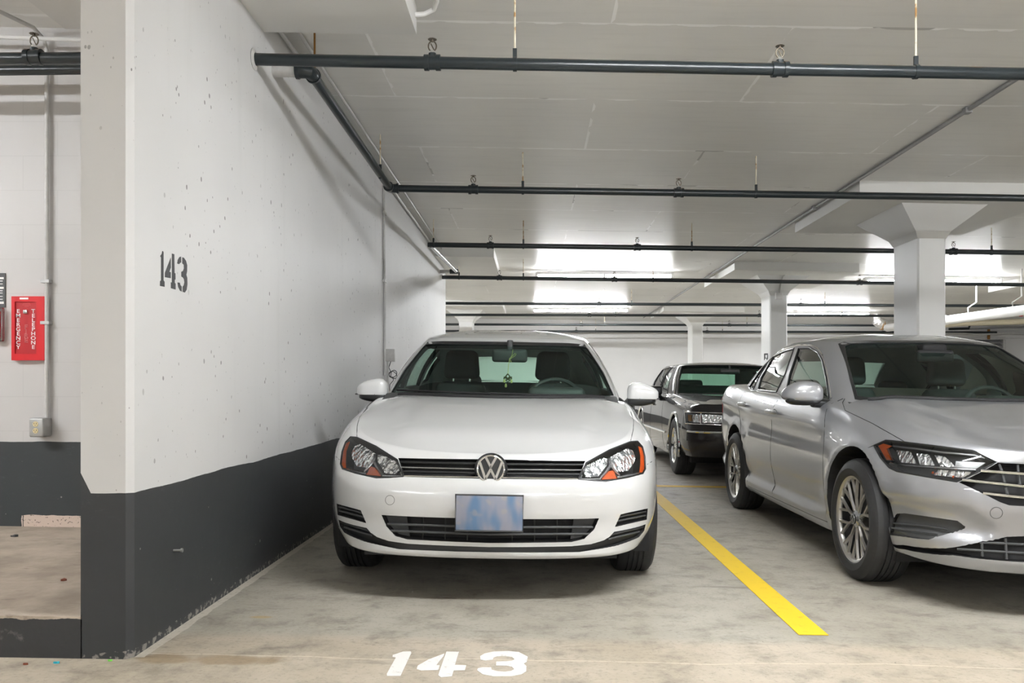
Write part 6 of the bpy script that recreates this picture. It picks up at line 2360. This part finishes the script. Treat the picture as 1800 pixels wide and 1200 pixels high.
rims = k.bar('chrome_frame', [(1203.5, 723.8), (1231, 724.8), (1270, 725.8), (1306, 727.5), (1306, 750.5), (1270, 747), (1231, 745.5), (1205, 744), (1203.5, 723.8)], sb, 'cam', M_CHROME, off=0.002, r=0.0055)
for o, p in zip(rims, bw):
    o.parent = p
rims = k.bar('divider', [(1232, 726), (1232, 744.5)], sb, 'cam', M_CHROME, off=0.002, r=0.005)
for o, p in zip(rims, bw):
    o.parent = p
gl = k.patch('grille', [(-0.36, 0.63), (0.36, 0.63), (0.36, 0.80), (-0.36, 0.80)], sb, 'front', M_CHROME, off=0.03, thick=0.04, step=0.06, mirror=False)
k.bar('bumper_strip', [(0.0, 0.545), (0.45, 0.545), (0.80, 0.545), (0.925, 0.545)], sb, 'front', M_CHROME, off=0.002, r=0.014)
MB().tube([(-0.975, 1.5, 0.47), (-0.985, 2.4, 0.47), (-0.985, 3.4, 0.47)], 0.014, 8).build('door_moulding', M_CHROME, R)
MB().tube([(0.975, 1.5, 0.47), (0.985, 2.4, 0.47), (0.985, 3.4, 0.47)], 0.014, 8).build('door_moulding', M_CHROME, R)
for y in T['axles']:
    for sx in (1, -1):
        arc = [(sx * (0.955 if y < 2 else 0.955), y + 0.388 * cos(a), 0.34 + 0.388 * sin(a)) for a in [radians(-20 + 220 * q / 24) for q in range(25)]]
        MB().tube([(p[0], p[1], max(p[2], 0.24)) for p in arc], 0.018, 8).build('wheel_arch_trim', M_CHROME, R)
        k.wheel(0.845 * sx, y, 0.345, 0.215, 0.205, sx, 'wire', M_CHROME, M_SILV)
k.seams([([TD1[0], TD1[3]], sb, 'left', True), ([TD1[1], TD1[2]], sb, 'left', True), ([TD2[1], TD2[2], TD2[3]], sb, 'left', True), ([(-0.80, 1.7), (-0.80, 0.7), (-0.78, 0.2)], sb, 'top', True)])
for y in (2.72, 3.62):
    for sx in (1, -1):
        MB().rbox((0.968 * sx, y, 0.80), (0.03, 0.16, 0.035), 0.012).build('door_handle', M_CHROME, R)
for sx in (1, -1):
    c = Vector((1.01 * sx, 2.16, 0.985))
    m = MB().rbox(c, (0.17, 0.11, 0.125), 0.035, 4).build('side_mirror', M_BLACKT, R)
    MB().tube([c + Vector((-0.02 * sx, 0, -0.05)), c + Vector((-0.08 * sx, 0.04, -0.10)), c + Vector((-0.16 * sx, 0.05, -0.10))], 0.035, 10).build('mirror_base', M_BLACKT, m)
    MB().tube([c + Vector((-0.07 * sx, -0.045, 0.06)), c + Vector((0.07 * sx, -0.045, 0.06))], 0.006, 8).build('chrome_edge', M_CHROME, m)
MB().box((-0.84, 0.5, 0.18), (0.84, 4.9, 0.30)).build('underbody', M_MATTB, R, smooth=None)
s = MB().rbox((0, 2.72, 0.76), (1.45, 0.2, 0.62), 0.09).build('seat', M_SEAT, R)
for x in (-0.42, 0.42):
    MB().rbox((x, 2.80, 1.085), (0.34, 0.11, 0.12), 0.05, 4).build('headrest', M_SEAT, s)
k.dash(1.90, 0.935, 0.36, 0.78, 0.42)
mm = MB().rbox((0.0, 2.24, 1.255), (0.26, 0.04, 0.065), 0.018, 4).build('rear_view_mirror', M_CHAR, R)
MB().tube([(0, 2.24, 1.27), (0, 2.27, 1.34)], 0.012, 8).build('mirror_stem', M_CHAR, mm)
MB().tube([(-0.10, 0.20, 0.86), (-0.02, 0.9, 0.93)], 0.002, 6).build('bonnet_crease', M_CHAR, R)
# the seat cover under the side glass of the dark car stays in its cabin

# ------------------------------------------------------------------ the white car beyond the silver sedan
W = dict(J)
W['panels'] = [p for p in J['panels'] if p[0] != 'rear_bumper']
W['sculpt'] = None
v = Car('white', W, (6.25, 9.3), 0.0, 'white sedan beyond the column, glimpsed through the windows of the silver sedan', M_PWHITE)
sb, sg, R = v.sb, v.sg, v.root
WH = [(0.44, 0.66), (0.62, 0.665), (0.80, 0.70), (0.80, 0.745), (0.62, 0.74), (0.44, 0.72)]
v.arches()
v.cutter(JWf, sg, 'front', 'g', 0.05, 0.10, step=0.08, mirror=False)
sw = [(1.66, 0.985), (2.34, 0.995), (2.38, 1.33), (2.2, 1.33), (1.95, 1.2)], [(2.44, 0.995), (3.2, 1.02), (3.35, 1.2), (3.1, 1.31), (2.46, 1.33)]
for ol in sw:
    v.cutter(ol, sg, 'left', 'g', 0.05, 0.09, step=0.09)
v.cutter(jrw, sg, 'rear', 'g', 0.06, 0.12, step=0.1, mirror=False)
v.finish()
v.patch('windshield', JWf, sg, 'front', M_GLASS, off=-0.006, thick=0, step=0.1, mirror=False)
band(v, jo, JW, sg, 'windshield_trim', M_BLACKT, 0.0015, mode='front')
for ol in sw:
    v.patch('side_window', ol, sg, 'left', M_GLASS, off=-0.004, thick=0, step=0.1)
v.patch('rear_window', jrw, sg, 'rear', M_GLASS, off=-0.005, thick=0, step=0.1, mirror=False)
v.patch('headlight', WH, sb, 'front', M_REFL, off=0.002, thick=0.006, step=0.05)
v.patch('grille', [(-0.42, 0.60), (0.42, 0.60), (0.42, 0.71), (-0.42, 0.71)], sb, 'front', M_MATTB, off=0.002, thick=0.006, step=0.06, mirror=False)
for y in W['axles']:
    for sx in (1, -1):
        v.wheel(0.785 * sx, y, 0.328, 0.205, 0.226, sx, 'five')
for sx in (1, -1):
    vs, fs = v.ellipsoidish((0.955 * sx, 1.50, 0.995), (0.115, 0.07, 0.07), 2.6, 20, 12)
    MB().add(vs, fs).build('side_mirror', M_PWHITE, R)
MB().box((-0.78, 0.55, 0.16), (0.78, 4.2, 0.29)).build('underbody', M_MATTB, R, smooth=None)
v.seats([(-0.36, 2.2), (0.36, 2.2)], 3.05, 0.26, 1.16)
v.dash(1.27, 0.945, 0.36, 0.72, 0.36)
